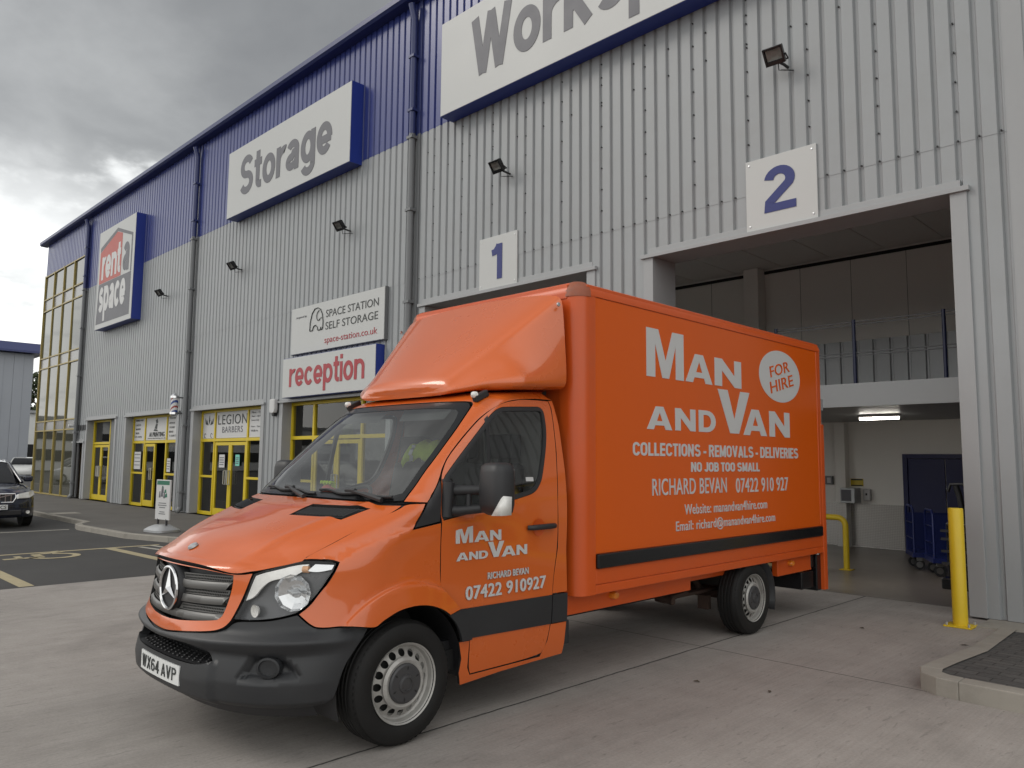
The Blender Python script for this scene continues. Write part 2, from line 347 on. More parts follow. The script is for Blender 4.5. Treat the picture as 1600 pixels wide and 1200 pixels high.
def text(name, s, box, fn, mat, parent=None, bold=0.0, base=0.003, thick=0.003, rotz=0.0, label=None, space=1.0):
    # words fitted into box=(a0,a1,b0,b1); a heavier weight is made by laying the same outlines a little apart
    cu = bpy.data.curves.new('t', 'FONT'); cu.body = s; cu.size = 1; cu.resolution_u = 4; cu.fill_mode = 'FRONT'; cu.space_character = space+(bold*2.2)
    o = bpy.data.objects.new('t', cu); COL.objects.link(o)
    dg = bpy.context.evaluated_depsgraph_get(); me = bpy.data.meshes.new_from_object(o.evaluated_get(dg))
    bpy.data.objects.remove(o); bpy.data.curves.remove(cu)
    pts = [(v.co.x, v.co.y) for v in me.vertices]; fcs = [tuple(p.vertices) for p in me.polygons]; bpy.data.meshes.remove(me)
    sh = [(0, 0)]+([(bold, 0), (-bold, 0), (0, bold*.55), (0, -bold*.55), (bold*.7, bold*.4), (-bold*.7, bold*.4), (bold*.7, -bold*.4), (-bold*.7, -bold*.4)] if bold else [])
    xs = [p[0] for p in pts]; ys = [p[1] for p in pts]; x0, x1, y0, y1 = min(xs)-bold, max(xs)+bold, min(ys)-bold*.55, max(ys)+bold*.55
    a0, a1, b0, b1 = box; ca, cb = (a0+a1)/2, (b0+b1)/2; cr, sr = math.cos(rotz), math.sin(rotz); mb = MB()
    ec = {}
    for f in fcs:
        for i in range(len(f)): e = (f[i], f[(i+1) % len(f)]); ec[tuple(sorted(e))] = ec.get(tuple(sorted(e)), []) + [e]
    rim = [v[0] for v in ec.values() if len(v) == 1]
    for k, (dx, dy) in enumerate(sh):
        T = base+thick+.00025*k; V_ = []
        for d in (T, base):
            for x, y in pts:
                a = a0+(x+dx-x0)/(x1-x0)*(a1-a0)-ca; b = b0+(y+dy-y0)/(y1-y0)*(b1-b0)-cb; V_.append(fn(ca+a*cr-b*sr, cb+a*sr+b*cr, d))
        n = len(pts); mb.add(V_, fcs+[(e[1], e[0], e[0]+n, e[1]+n) for e in rim])
    return mb.build(name, mat, parent, label=label, fixn=False)
# ---- strokes of a bold grotesque for the large sign words: x-height 1, cap height 1.37, descender -.38
def _arc(cx, cy, rx, ry, a0, a1, n=14): return [(cx+rx*math.cos(rad(a0+(a1-a0)*k/n)), cy+ry*math.sin(rad(a0+(a1-a0)*k/n))) for k in range(n+1)]
def glyph(c, w=.235):
    h = w/2; C = 1.37
    if c == 'o': return .84, [_arc(.42, .5, .42-h, .5-h, 0, 360, 32)]
    if c == 'r': return .54, [[(h, 0), (h, 1)], [(h, .45)]+_arc(.50, .52, .50-h, .46-h, 180, 85, 8)+[(.54, .97-h)]]
    if c == 'n': return .84, [[(h, 0), (h, 1)], [(h, .45)]+_arc(.42, .60, .42-h, .40-h, 180, 0, 14)+[(.84-h, 0)]]
    if c == 'a': return .82, [_arc(.41, .68, .37-h, .32-h, 160, 0, 12)+[(.78-h, 0)], [(.78-h, .60), (.46, .565)]+_arc(.33, .30, .33-h, .28-h+.0, 80, 285, 12)+[(.60, .20), (.78-h, .36)]]
    if c == 'g': return .84, [_arc(.41, .5, .41-h, .5-h, 0, 360, 30), [(.84-h, 1), (.84-h, -.05)]+_arc(.44, -.05, .40-h, .35-h, 0, -165, 12)]
    if c == 'e': return .84, [[(h*1.2, .46), (.84-h*.4, .46)], _arc(.42, .5, .42-h, .5-h, -4, 322, 30)]
    if c == 't': return .50, [[(.24, 1.30), (.24, .28)]+_arc(.24+.17, .28, .17, .28-h, 180, 270, 6)+[(.50, h)], [(0, 1-h*.75), (.50, 1-h*.75)]]
    if c == 'c': return .80, [_arc(.42, .5, .42-h, .5-h, 38, 322, 28)]
    if c == 'p': return .84, [[(h, -.38), (h, 1)], _arc(.43, .5, .41-h, .5-h, 0, 360, 30)]
    if c == 'i': return w, [[(h, 0), (h, 1)], [(h, 1.15), (h, C)]]
    if c == 'k': return .80, [[(h, 0), (h, C)], [(.68, 1), (.17, .42)], [(.30, .56), (.68, 0)]]
    if c == 's':
        r = (1-w)/4; return .76, [_arc(.38, 1-h-r, .35-h, r, 25, 270, 14)+_arc(.38, h+r, .37-h, r, 90, -155, 14)]
    if c == 'S':
        r = (C-w)/4; return .95, [_arc(.475, C-h-r, .445-h, r, 22, 270, 16)+_arc(.475, h+r, .465-h, r, 90, -158, 16)]
    if c == 'W': return 1.36, [[(.11, C), (.40, 0)], [(.40, 0), (.68, C)], [(.68, C), (.96, 0)], [(.96, 0), (1.25, C)]]
    if c == '1': return .56, [[(.44, 0), (.44, C)], [(.06, 1.05), (.22, 1.08), (.36, 1.24), (.40, C-.02)]]
    if c == '2': return .86, [_arc(.43, C-.42, .41-h, .42-h, 172, -28, 16)+[(.16, .30), (h+.02, h), (.86, h)]]
    W_ = .82; m = C/2
    if c == 'O': return .90, [_arc(.45, C-.45, .45-h, .45-h, 0, 180, 14)+_arc(.45, .45, .45-h, .45-h, 180, 360, 14)+[(.90-h, C-.45)]]
    if c == 'C': return .86, [_arc(.45, C-.45, .45-h, .45-h, 10, 180, 14)+_arc(.45, .45, .45-h, .45-h, 180, 350, 14)]
    if c == 'L': return .68, [[(h, 0), (h, C)], [(h, h), (.68, h)]]
    if c == 'E': return .70, [[(h, 0), (h, C)], [(h, h), (.70, h)], [(h, m), (.66, m)], [(h, C-h), (.70, C-h)]]
    if c == 'T': return .72, [[(.36, 0), (.36, C)], [(0, C-h), (.72, C-h)]]
    if c == 'I': return w, [[(h, 0), (h, C)]]
    if c == 'N': return .86, [[(h, 0), (h, C)], [(.86-h, 0), (.86-h, C)], [(h, C-h*.6), (.86-h, h*.6)]]
    if c == 'M': return 1.04, [[(h, 0), (h, C)], [(1.04-h, 0), (1.04-h, C)], [(h, C-h*.5), (.52, h)], [(1.04-h, C-h*.5), (.52, h)]]
    if c == 'V': return .92, [[(h*.9, C), (.46, h*.4)], [(.92-h*.9, C), (.46, h*.4)]]
    if c == 'A': return .94, [[(h*.9, 0), (.47, C-h*.4)], [(.94-h*.9, 0), (.47, C-h*.4)], [(.25, .36), (.69, .36)]]
    if c == 'J': return .70, [[(.70-h, C), (.70-h, .36)]+_arc(.35, .36, .35-h, .36-h, 0, -175, 12)]
    if c in 'DPRB':
        st = [[(h, 0), (h, C)]]
        if c == 'D': return .88, st+[[(h, C-h), (.38, C-h)]+_arc(.40, C-.48, .48-h, .48-h, 90, 0, 10)+_arc(.40, .48, .48-h, .48-h, 0, -90, 10)+[(h, h)]]
        st.append([(h, C-h), (.44, C-h)]+_arc(.46, C-h-.275, .36-h, .275, 90, -90, 12)+[(h, C-h-.55)])
        if c == 'R': st.append([(.44, C-h-.55), (.84-h, 0)])
        if c == 'B': st.append([(h, h), (.46, h)]+_arc(.48, h+.29, .38-h, .29, -90, 90, 12)+[(h, h+.58)])
        return .84, st
    if c == 'X': return .90, [[(h, 0), (.90-h, C)], [(h, C), (.90-h, 0)]]
    if c == '4': return .86, [[(.60, 0), (.60, C)], [(.57, C-h), (h, .40), (.86, .40)]]
    if c == '6': return .84, [_arc(.42, .44, .42-h, .44-h, 0, 360, 24), [(h, .46), (h, .85)]+_arc(.44, .90, .44-h, C-.90-h, 180, 30, 10)]
    if c == '-': return .42, [[(0, .52), (.42, .52)]]
    return .4, []
def word(name, s, box, fn, mat, parent=None, w=.255, gap=.075, y=(0, 1.37), base=.003, thick=.003, slant=0.0):
    """box=(a0,a1,b0,b1): left and right ends, and the heights of y[0] and y[1] in glyph units"""
    x = 0; P = []
    for c in s:
        if c == ' ': x += .35; continue
        wd, st = glyph(c, w)
        for q in st: P.append([(x+a, b) for a, b in q])
        x += wd+gap
    tot = x-gap; a0, a1, b0, b1 = box; mb = MB(); k = 0
    def tr(a, b, d): bb = b0+(b-y[0])/(y[1]-y[0])*(b1-b0); return fn(a0+a/tot*(a1-a0)+slant*(bb-b0), bb, d)
    for q in P:
        closed = math.hypot(q[0][0]-q[-1][0], q[0][1]-q[-1][1]) < 1e-4; n = len(q); Lf = []; Rt = []
        for i in range(n):
            p0 = q[i-1] if i else (q[-2] if closed else None); p1 = q[i]; p2 = q[i+1] if i < n-1 else (q[1] if closed else None)
            ns = []
            for A, B in ((p0, p1), (p1, p2)):
                if A is None or B is None: continue
                d = math.hypot(B[0]-A[0], B[1]-A[1])
                if d > 1e-7: ns.append((-(B[1]-A[1])/d, (B[0]-A[0])/d))
            nx, ny = (sum(t[0] for t in ns), sum(t[1] for t in ns)); l = math.hypot(nx, ny) or 1; nx, ny = nx/l, ny/l; m = 1/max(.5, ns[0][0]*nx+ns[0][1]*ny)
            Lf.append((p1[0]+nx*w/2*m, p1[1]+ny*w/2*m)); Rt.append((p1[0]-nx*w/2*m, p1[1]-ny*w/2*m))
        T = base+thick+.0003*(k % 5); k += 1
        V_ = [tr(a, b, T) for a, b in Lf]+[tr(a, b, T) for a, b in Rt]+[tr(a, b, base) for a, b in Lf]+[tr(a, b, base) for a, b in Rt]; F_ = []
        for i in range(n-1): F_ += [(i, n+i, n+i+1, i+1), (2*n+i, i, i+1, 2*n+i+1), (n+i, 3*n+i, 3*n+i+1, n+i+1)]
        F_ += [(0, 2*n, 3*n, n), (n-1, 2*n-1, 4*n-1, 3*n-1)]; mb.add(V_, F_)
    return mb.build(name, mat, parent, fixn=False)
def copy_tree(o, parent=None):
    c = o.copy(); COL.objects.link(c)
    if parent is not None: c.parent = parent; c.matrix_parent_inverse = o.matrix_parent_inverse.copy()
    for ch in list(o.children): copy_tree(ch, c)
    return c
# ================================================================== GROUND
def gz(x): # the yard falls away slightly to the west
    t = min(1, max(0, (-6.0-x)/5.0)); return -0.1*t*t*(3-2*t)
def concrete_mat():
    m, N, L, P = newmat('concrete'); tc = N.new('ShaderNodeTexCoord')
    def mth(op, a, b=None):
        n = N.new('ShaderNodeMath'); n.operation = op
        for i, x in enumerate((a, b)):
            if x is None: continue
            if isinstance(x, (int, float)): n.inputs[i].default_value = x
            else: L.new(x, n.inputs[i])
        return n.outputs[0]
    def noise(sc, det, ro, st=(1, 1, 1), dis=0):
        mp = N.new('ShaderNodeMapping'); mp.inputs['Scale'].default_value = st; L.new(tc.outputs['Object'], mp.inputs[0])
        n = N.new('ShaderNodeTexNoise'); n.inputs['Scale'].default_value = sc; n.inputs['Detail'].default_value = det; n.inputs['Roughness'].default_value = ro; n.inputs['Distortion'].default_value = dis; L.new(mp.outputs[0], n.inputs['Vector']); return n.outputs[0]
    big = noise(0.55, 6, 0.6); med = noise(3.5, 8, 0.7); fine = noise(60, 4, 0.7); brush = noise(1.0, 5, 0.65, (55, 1.1, 1), 0.4); streak = noise(1.0, 6, 0.6, (7, 0.5, 1))
    r = N.new('ShaderNodeValToRGB'); L.new(mth('ADD', mth('MULTIPLY', big, 0.45), mth('ADD', mth('MULTIPLY', med, 0.35), mth('MULTIPLY', streak, 0.2))), r.inputs[0])
    e = r.color_ramp.elements; e[0].position = 0.30; e[0].color = (0.240, 0.217, 0.198, 1); e[1].position = 0.70; e[1].color = (0.385, 0.355, 0.330, 1)
    br = N.new('ShaderNodeMapRange'); L.new(brush, br.inputs[0]); br.inputs[1].default_value = 0.35; br.inputs[2].default_value = 0.62; br.inputs[3].default_value = 0.93; br.inputs[4].default_value = 1.03
    fr = N.new('ShaderNodeMapRange'); L.new(fine, fr.inputs[0]); fr.inputs[1].default_value = 0.25; fr.inputs[2].default_value = 0.75; fr.inputs[3].default_value = 0.86; fr.inputs[4].default_value = 1.12
    # joints: one line along y every 4.7 m, one along x every 4.6 m, wavering a little, plus dark stains
    sp = N.new('ShaderNodeSeparateXYZ'); L.new(tc.outputs['Object'], sp.inputs[0]); wob = mth('MULTIPLY', mth('SUBTRACT', med, 0.5), 0.03)
    def joint(c, o, per, w):
        d = mth('ABSOLUTE', mth('SUBTRACT', mth('FRACT', mth('ADD', mth('DIVIDE', mth('ADD', mth('SUBTRACT', c, o), wob), per), 100.5)), 0.5)); d = mth('MULTIPLY', d, per)
        k = N.new('ShaderNodeMapRange'); L.new(d, k.inputs[0]); k.inputs[1].default_value = w*0.4; k.inputs[2].default_value = w; k.inputs[3].default_value = 0.0; k.inputs[4].default_value = 1.0; return k.outputs[0]
    j = mth('MINIMUM', joint(sp.outputs[0], -3.55, 9.4, 0.011), joint(sp.outputs[1], 5.85, 9.2, 0.007))
    st = N.new('ShaderNodeMapRange'); L.new(noise(5.5, 3, 0.5, (1, 1, 1), 1.5), st.inputs[0]); st.inputs[1].default_value = 0.70; st.inputs[2].default_value = 0.78; st.inputs[3].default_value = 1.0; st.inputs[4].default_value = 0.85
    oil = N.new('ShaderNodeMapRange'); L.new(noise(0.9, 5, 0.65, (1, 0.6, 1), 0.8), oil.inputs[0]); oil.inputs[1].default_value = 0.52; oil.inputs[2].default_value = 0.75; oil.inputs[3].default_value = 1.0; oil.inputs[4].default_value = 0.78
    fl = N.new('ShaderNodeMapRange'); L.new(noise(1.0, 4, 0.6, (34, 7, 1), 0.6), fl.inputs[0]); fl.inputs[1].default_value = 0.60; fl.inputs[2].default_value = 0.70; fl.inputs[3].default_value = 1.0; fl.inputs[4].default_value = 0.74
    f = mth('MULTIPLY', mth('MULTIPLY', mth('MULTIPLY', br.outputs[0], fl.outputs[0]), fr.outputs[0]), mth('MULTIPLY', mth('MULTIPLY', st.outputs[0], oil.outputs[0]), mth('ADD', mth('MULTIPLY', j, 0.86), 0.14)))
    mx = N.new('ShaderNodeVectorMath'); mx.operation = 'SCALE'; L.new(r.outputs[0], mx.inputs[0]); L.new(f, mx.inputs[3]); L.new(mx.outputs[0], P.inputs['Base Color'])
    P.inputs['Roughness'].default_value = 0.82
    b = N.new('ShaderNodeBump'); b.inputs['Strength'].default_value = 0.5; b.inputs['Distance'].default_value = 0.006
    L.new(mth('ADD', mth('MULTIPLY', brush, 0.7), mth('ADD', mth('MULTIPLY', fine, 0.35), j)), b.inputs['Height']); L.new(b.outputs[0], P.inputs['Normal'])
    return m
def tarmac(name, col, agg=0.35):
    m, N, L, P = newmat(name); tc = N.new('ShaderNodeTexCoord')
    n1 = N.new('ShaderNodeTexNoise'); n1.inputs['Scale'].default_value = 90; n1.inputs['Detail'].default_value = 3; L.new(tc.outputs['Object'], n1.inputs['Vector'])
    n2 = N.new('ShaderNodeTexNoise'); n2.inputs['Scale'].default_value = 0.7; n2.inputs['Detail'].default_value = 8; n2.inputs['Roughness'].default_value = 0.65; L.new(tc.outputs['Object'], n2.inputs['Vector'])
    a = N.new('ShaderNodeMapRange'); L.new(n1.outputs[0], a.inputs[0]); a.inputs[1].default_value = 0.3; a.inputs[2].default_value = 0.7; a.inputs[3].default_value = 1-agg; a.inputs[4].default_value = 1+agg
    c = N.new('ShaderNodeMapRange'); L.new(n2.outputs[0], c.inputs[0]); c.inputs[1].default_value = 0.3; c.inputs[2].default_value = 0.7; c.inputs[3].default_value = 0.78; c.inputs[4].default_value = 1.22
    k = N.new('ShaderNodeMath'); k.operation = 'MULTIPLY'; L.new(a.outputs[0], k.inputs[0]); L.new(c.outputs[0], k.inputs[1])
    v = N.new('ShaderNodeVectorMath'); v.operation = 'SCALE'; v.inputs[0].default_value = col; L.new(k.outputs[0], v.inputs[3]); L.new(v.outputs[0], P.inputs['Base Color']); P.inputs['Roughness'].default_value = 0.8
    b = N.new('ShaderNodeBump'); b.inputs['Strength'].default_value = 0.35; b.inputs['Distance'].default_value = 0.005; L.new(n1.outputs[0], b.inputs['Height']); L.new(b.outputs[0], P.inputs['Normal'])
    return m
def block_mat():
    m, N, L, P = newmat('block_paving'); tc = N.new('ShaderNodeTexCoord')
    mp = N.new('ShaderNodeMapping'); mp.inputs['Rotation'].default_value = (0, 0, 0); L.new(tc.outputs['Object'], mp.inputs[0])
    br = N.new('ShaderNodeTexBrick'); br.inputs['Scale'].default_value = 1.0; br.inputs['Brick Width'].default_value = 0.21; br.inputs['Row Height'].default_value = 0.105; br.inputs['Mortar Size'].default_value = 0.005; br.inputs['Bias'].default_value = 0.0
    br.inputs['Color1'].default_value = (0.062, 0.060, 0.058, 1); br.inputs['Color2'].default_value = (0.088, 0.084, 0.080, 1); br.inputs['Mortar'].default_value = (0.03, 0.028, 0.026, 1)
    L.new(mp.outputs[0], br.inputs['Vector'])
    n = N.new('ShaderNodeTexNoise'); n.inputs['Scale'].default_value = 30; n.inputs['Detail'].default_value = 6; L.new(tc.outputs['Object'], n.inputs['Vector'])
    r = N.new('ShaderNodeMapRange'); L.new(n.outputs[0], r.inputs[0]); r.inputs[1].default_value = .3; r.inputs[2].default_value = .7; r.inputs[3].default_value = 0.8; r.inputs[4].default_value = 1.2
    v = N.new('ShaderNodeVectorMath'); v.operation = 'SCALE'; L.new(br.outputs[0], v.inputs[0]); L.new(r.outputs[0], v.inputs[3]); L.new(v.outputs[0], P.inputs['Base Color']); P.inputs['Roughness'].default_value = 0.85
    b = N.new('ShaderNodeBump'); b.invert = True; b.inputs['Strength'].default_value = 0.6; b.inputs['Distance'].default_value = 0.006; L.new(br.outputs['Fac'], b.inputs['Height']); L.new(b.outputs[0], P.inputs['Normal'])
    return m
M['concrete'] = concrete_mat(); M['asphalt'] = tarmac('asphalt', (0.046, 0.044, 0.043)); M['pave'] = tarmac('pavement_surface', (0.105, 0.098, 0.090), 0.2); M['block'] = block_mat()
M['bayfloor'] = pmat('bay_floor_concrete', (0.20, 0.172, 0.148), 0.34, var=0.22, vs=1.3, dirt=0.4, dcol=(0.07, 0.058, 0.05))
def structure(name, mb, mat, **k): return tag(mb.build(name, mat, **k), kind='structure')
g = MB(); g.add([(-900, -900, -0.16), (900, -900, -0.16), (900, 900, -0.16), (-900, 900, -0.16)], [(0, 1, 2, 3)]); structure('ground', g, M['asphalt'])
ap = MB(); xs = [-11.25+i*0.45 for i in range(56)]
ap.add([(x, y, gz(x)) for x in xs for y in (-14.0, 9.45)], [(2*i, 2*i+2, 2*i+3, 2*i+1) for i in range(55)]); structure('concrete_apron', ap, M['concrete'], smooth=60)
mb = MB(); mb.add([(-60, -14, -.1), (-11.25, -14, -.1), (-11.25, 8.95, -.1), (-60, 8.95, -.1)], [(0, 1, 2, 3)]); structure('car_park', mb, M['asphalt'])
# west pavement with its kerb
edge = [(-60, 5.95), (-20.2, 5.95), (-19.7, 5.62), (-19.2, 5.52), (-16.6, 5.66), (-15.3, 6.02), (-14.0, 6.7), (-12.9, 7.7), (-12.2, 8.95)]
mb = MB(); n = len(edge); inner = [(x+0.02, y+0.14) for x, y in edge]; inner[-1] = (-12.34, 8.95)
mb.add([(x, y, 0) for x, y in inner]+[(-60, 8.95, 0)], [tuple(range(n))+(n,)]); structure('pavement', mb, M['pave'])
mb = MB()
for i in range(n-1):
    a, b = edge[i], edge[i+1]; L_ = math.hypot(b[0]-a[0], b[1]-a[1]); k = max(1, round(L_/0.9)); ia, ib = inner[i], inner[i+1]
    for j in range(k):
        t0, t1 = j/k+0.004/L_, (j+1)/k-0.004/L_; lp = lambda p, q, t: (p[0]+(q[0]-p[0])*t, p[1]+(q[1]-p[1])*t)
        P = [lp(a, b, t0), lp(a, b, t1), lp(ia, ib, t1), lp(ia, ib, t0)]
        mb.add([(x, y, -.14) for x, y in P]+[(x, y, .006) for x, y in P], [(4, 5, 6, 7), (0, 1, 5, 4), (1, 2, 6, 5), (2, 3, 7, 6), (3, 0, 4, 7)])
structure('kerb', mb, M['kerb'], bevel=0.012)
# east pavement: block paving behind a dropped kerb
eo = [(-2.0, 8.72), (-1.93, 7.9), (-1.87, 7.05), (-1.89, 6.35), (-1.91, 6.03), (-1.86, 5.88), (-1.74, 5.80), (-1.6, 5.78), (-0.7, 5.77), (0.2, 5.77), (1.1, 5.77), (2.0, 5.77), (3.5, 5.77), (8, 5.77)]
ei = [(-1.86, 8.72), (-1.80, 7.9), (-1.73, 7.05), (-1.75, 6.35), (-1.77, 6.06), (-1.75, 5.97), (-1.69, 5.93), (-1.6, 5.92), (-0.7, 5.91), (0.2, 5.91), (1.1, 5.91), (2.0, 5.91), (3.5, 5.91), (8, 5.91)]
pz = lambda y: 0.012+0.108*min(1, max(0, (8.6-y)/2.2))
mb = MB()
def kerbrun(i0, i1):
    P = eo[i0:i1+1]; Q = ei[i0:i1+1]; n = len(P); V = [(x, y, -.05) for x, y in P]+[(x, y, pz(y)) for x, y in P]+[(x, y, pz(y)) for x, y in Q]; F = []
    for i in range(n-1): F += [(i, i+1, n+i+1, n+i), (n+i, n+i+1, 2*n+i+1, 2*n+i)]
    F += [(0, n, 2*n), (n-1, 2*n-1, 3*n-1)]; mb.add(V, F)
kerbrun(0, 2); kerbrun(2, 4); kerbrun(4, 7)
for i in range(7, len(eo)-1): kerbrun(i, i+1)
structure('kerb', mb, M['kerb'], bevel=0.008)
mb = MB(); V = [(x, y, pz(y)-.012) for x, y in ei]; V += [(8, 8.9, 0.003), (-1.86, 8.9, 0.003)]; 
rows = [(8.45, -1.84), (7.9, -1.80), (7.05, -1.73), (6.35, -1.75), (6.06, -1.77), (5.97, -1.75), (5.93, -1.69), (5.92, -1.6)]
mb.add([p for y, x in rows for p in ((x-.02, y, pz(y)-.008), (8, y, pz(y)-.008))], [(2*i, 2*i+1, 2*i+3, 2*i+2) for i in range(7)])
structure('block_pavement', mb, M['block'])
mb = MB(); mb.box(-2.16, 8, 8.45, 8.955, -.05, .016); structure('kerb', mb, M['kerb'])
mb = MB(); mb.add([(-12.1, 9.45, .003), (1.6, 9.45, .003), (1.6, 15, .003), (-12.1, 15, .003)], [(0, 1, 2, 3)]); structure('bay_floor', mb, M['bayfloor'])
# painted markings
def mark(name, polys, mat, z=-.1+.004):
    mb = MB()
    for P in polys:
        if area(P) < 0: P = P[::-1]
        mb.add([(x, y, z) for x, y in P], [tuple(range(len(P)))])
    return structure(name, mb, mat, fixn=False)
def strip(a, b, w):
    d = Vector((b[0]-a[0], b[1]-a[1])).normalized(); q = Vector((-d.y, d.x))*w/2; return [(a[0]+q.x, a[1]+q.y), (a[0]-q.x, a[1]-q.y), (b[0]-q.x, b[1]-q.y), (b[0]+q.x, b[1]+q.y)]
mark('road_marking', [strip((-19.55, 1.5), (-19.4, 5.42), .11), strip((-14.9, 5.35), (-12.3, 5.75), .09), strip((-15.0, 5.6), (-12.0, 6.0), .09)], M['line_w'])
mark('road_marking', [strip((-15.08, 0.5), (-15.05, 5.75), .12), strip((-15.0, 4.87), (-11.3, 5.02), .17), strip((-15.0, 2.72), (-11.3, 2.72), .17), strip((-15.05, 0.4), (-11.3, 0.4), .17)], M['line_y'])
# wheelchair symbol
def arcband(cx, cy, r, w, a0, a1, n=18): return [(cx+(r+w/2)*math.cos(a0+(a1-a0)*k/n), cy+(r+w/2)*math.sin(a0+(a1-a0)*k/n)) for k in range(n+1)]+[(cx+(r-w/2)*math.cos(a0+(a1-a0)*k/n), cy+(r-w/2)*math.sin(a0+(a1-a0)*k/n)) for k in range(n, -1, -1)]
def rotp(P, c, a): return [(c[0]+(x*math.cos(a)-y*math.sin(a)), c[1]+(x*math.sin(a)+y*math.cos(a))) for x, y in P]
cz = (-14.45, 3.66); wa = rad(180)
sy = [arcband(0, -.18, .33, .12, rad(95), rad(350)), strip((-.05, .55), (-.05, -.02), .15), strip((-.05, .02), (.34, .02), .13), strip((.34, .05), (.52, -.42), .13), strip((.5, -.42), (.7, -.36), .11), strip((-.05, .3), (.28, .3), .1), circle(-.08, .72, .12, 16)]
mark('road_marking', [rotp(P, cz, wa) for P in sy], M['line_y'], z=-.1+.005)
tag(MB().box(-23.75, -23.15, 6.05, 6.75, -.02, .006).build('access_cover', M['kerb'], bevel=.004), 'pale square access cover set in the pavement near the dark car', 'access cover')

# ================================================================== WAREHOUSE
F = 8.92
wh = thing('warehouse', 'large grey ribbed metal warehouse with blue upper band and loading bays', 'building', (-18, F, 0))
def clad(mb, x0, x1, z0, z1, y=F, mi=0, pitch=0.2, dep=0.034):
    # trapezoidal sheet: broad crown, narrow trough
    k0 = math.floor(x0/pitch); pts = []
    prof = [(0, 0), (0.132, 0), (0.150, dep), (0.180, dep), (0.198, 0)]
    k = k0
    while k*pitch < x1:
        for a, d in prof:
            x = k*pitch+a
            if x0 < x < x1: pts.append((x, y+d))
        k += 1
    def yat(x):
        a = x-math.floor(x/pitch)*pitch
        for (a0, d0), (a1, d1) in zip(prof, prof[1:]+[(pitch, 0)]):
            if a0 <= a <= a1: return y+d0+(d1-d0)*(a-a0)/(a1-a0)
        return y
    pts = [(x0, yat(x0))]+pts+[(x1, yat(x1))]
    V = [(x, yy, z) for x, yy in pts for z in (z0, z1)]; mb.add(V, [(2*i, 2*i+2, 2*i+3, 2*i+1) for i in range(len(pts)-1)], mi)
X0, X1 = -31.85, 22.0
LZ = 2.84; DZ = 4.42; BZ = 7.85; EZ = 10.6; SZ = 4.94
low = [(-31.95, -30.95, 2.05), (-30.55, -27.68, LZ), (-26.6, -22.5, LZ), (-21.35, -17.45, LZ), (-16.4, -12.35, LZ), (-11.2, -7.3, DZ), (-6.1, -2.33, DZ), (0.4, 5.2, LZ)]
a = MB()
clad(a, X0, X1, SZ, BZ)
xs = X0
cuts = [(max(l, X0), r, z) for l, r, z in low]
px = X0
for l, r, z in cuts:
    if l > px: clad(a, px, l, 0.02, SZ+.03, F+.004)
    clad(a, l, r, z, SZ+.03, F+.004); px = r
clad(a, px, X1, 0.02, SZ+.03, F+.004)
a.build('wall_cladding', M['clad'], wh)
b = MB(); clad(b, -37.35, X1, BZ if False else 9.24, EZ, F-.003); clad(b, X0, X1, BZ-.02, 9.24, F-.003); b.build('upper_cladding', M['cladblue'], wh)
# gutter, roof and gable end
e = MB(); P = [(F+.05, 10.60), (F-.20, 10.61), (F-.25, 10.66), (F-.25, 10.77), (F-.22, 10.79), (F+.05, 10.82)]
e.add([(x, y, z) for x in (-37.75, X1) for y, z in P], [(i, (i+1) % 6, (i+1) % 6+6, i+6) for i in range(6)]+[(5, 4, 3, 2, 1, 0), (6, 7, 8, 9, 10, 11)]); e.build('gutter', M['trimblue'], wh)
r = MB(); r.add([(-37.7, F-.22, 10.80), (X1, F-.22, 10.80), (X1, F+22, 12.6), (-37.7, F+22, 12.6), (-37.7, F+44, 10.85), (X1, F+44, 10.85)], [(0, 1, 2, 3), (3, 2, 5, 4)]); r.build('roof', M['trim'], wh)
s = MB(); s.box(-37.35, -37.2, F+.05, F+43, 0, 10.7); s.add([(-37.3, F, 10.7), (-37.3, F+44, 10.7), (-37.3, F+22, 12.55)], [(0, 1, 2)]); s.box(X1-.1, X1, F+.05, F+43, 0, 10.7); s.build('side_wall', M['clad'], wh)
# downpipes
for x in (-31.62, -21.78, -11.62):
    d = MB(); d.tube([(x, F-.085, 0.15), (x, F-.085, BZ)], .065, 14)
    d.tube([(x, F-.085, .15), (x, F-.14, 0.05), (x, F-.2, .02)], .065, 14)
    for z in (0.55, 2.4, 4.5, 6.3, 7.75): d.box(x-.085, x+.085, F-.16, F+.01, z, z+.05)
    d.box(x-.16, x-.075, F-.016, F+.02, 0.05, BZ); d.box(x+.075, x+.16, F-.016, F+.02, .05, BZ)
    p = d.build('downpipe', M['pipe'], wh, smooth=40)
    u = MB(); u.tube([(x, F-.085, BZ), (x, F-.085, 10.2), (x, F-.17, 10.5)], .066, 14); u.box(x-.16, x-.075, F-.019, F+.02, BZ, EZ); u.box(x+.075, x+.16, F-.019, F+.02, BZ, EZ)
    for z in (8.3, 9.4): u.box(x-.085, x+.085, F-.16, F-.01, z, z+.05)
    u.build('upper_pipe', M['trimblue'], p, smooth=40)
# sheet fixings
fx = MB()
for k in range(-58, 6):
    x = k*.2+.165
    for z in (4.97, 7.0, 7.4):
        if z > 5 and k % 3: continue
        fx.obox((x, F+.022, z), (.014, .03, .014))
    if k % 4 == 0:
        z = 5.3
        while z < 7.8: fx.obox((x, F+.022, z), (.013, .03, .013)); z += .33
tag(fx.build('sheet_fixings', M['black'], wh), kind='stuff')
fl = MB(); fl.box(-1.78, -1.60, F-.012, F+.02, .02, 10.55); fl.build('flashing', M['trim'], wh)
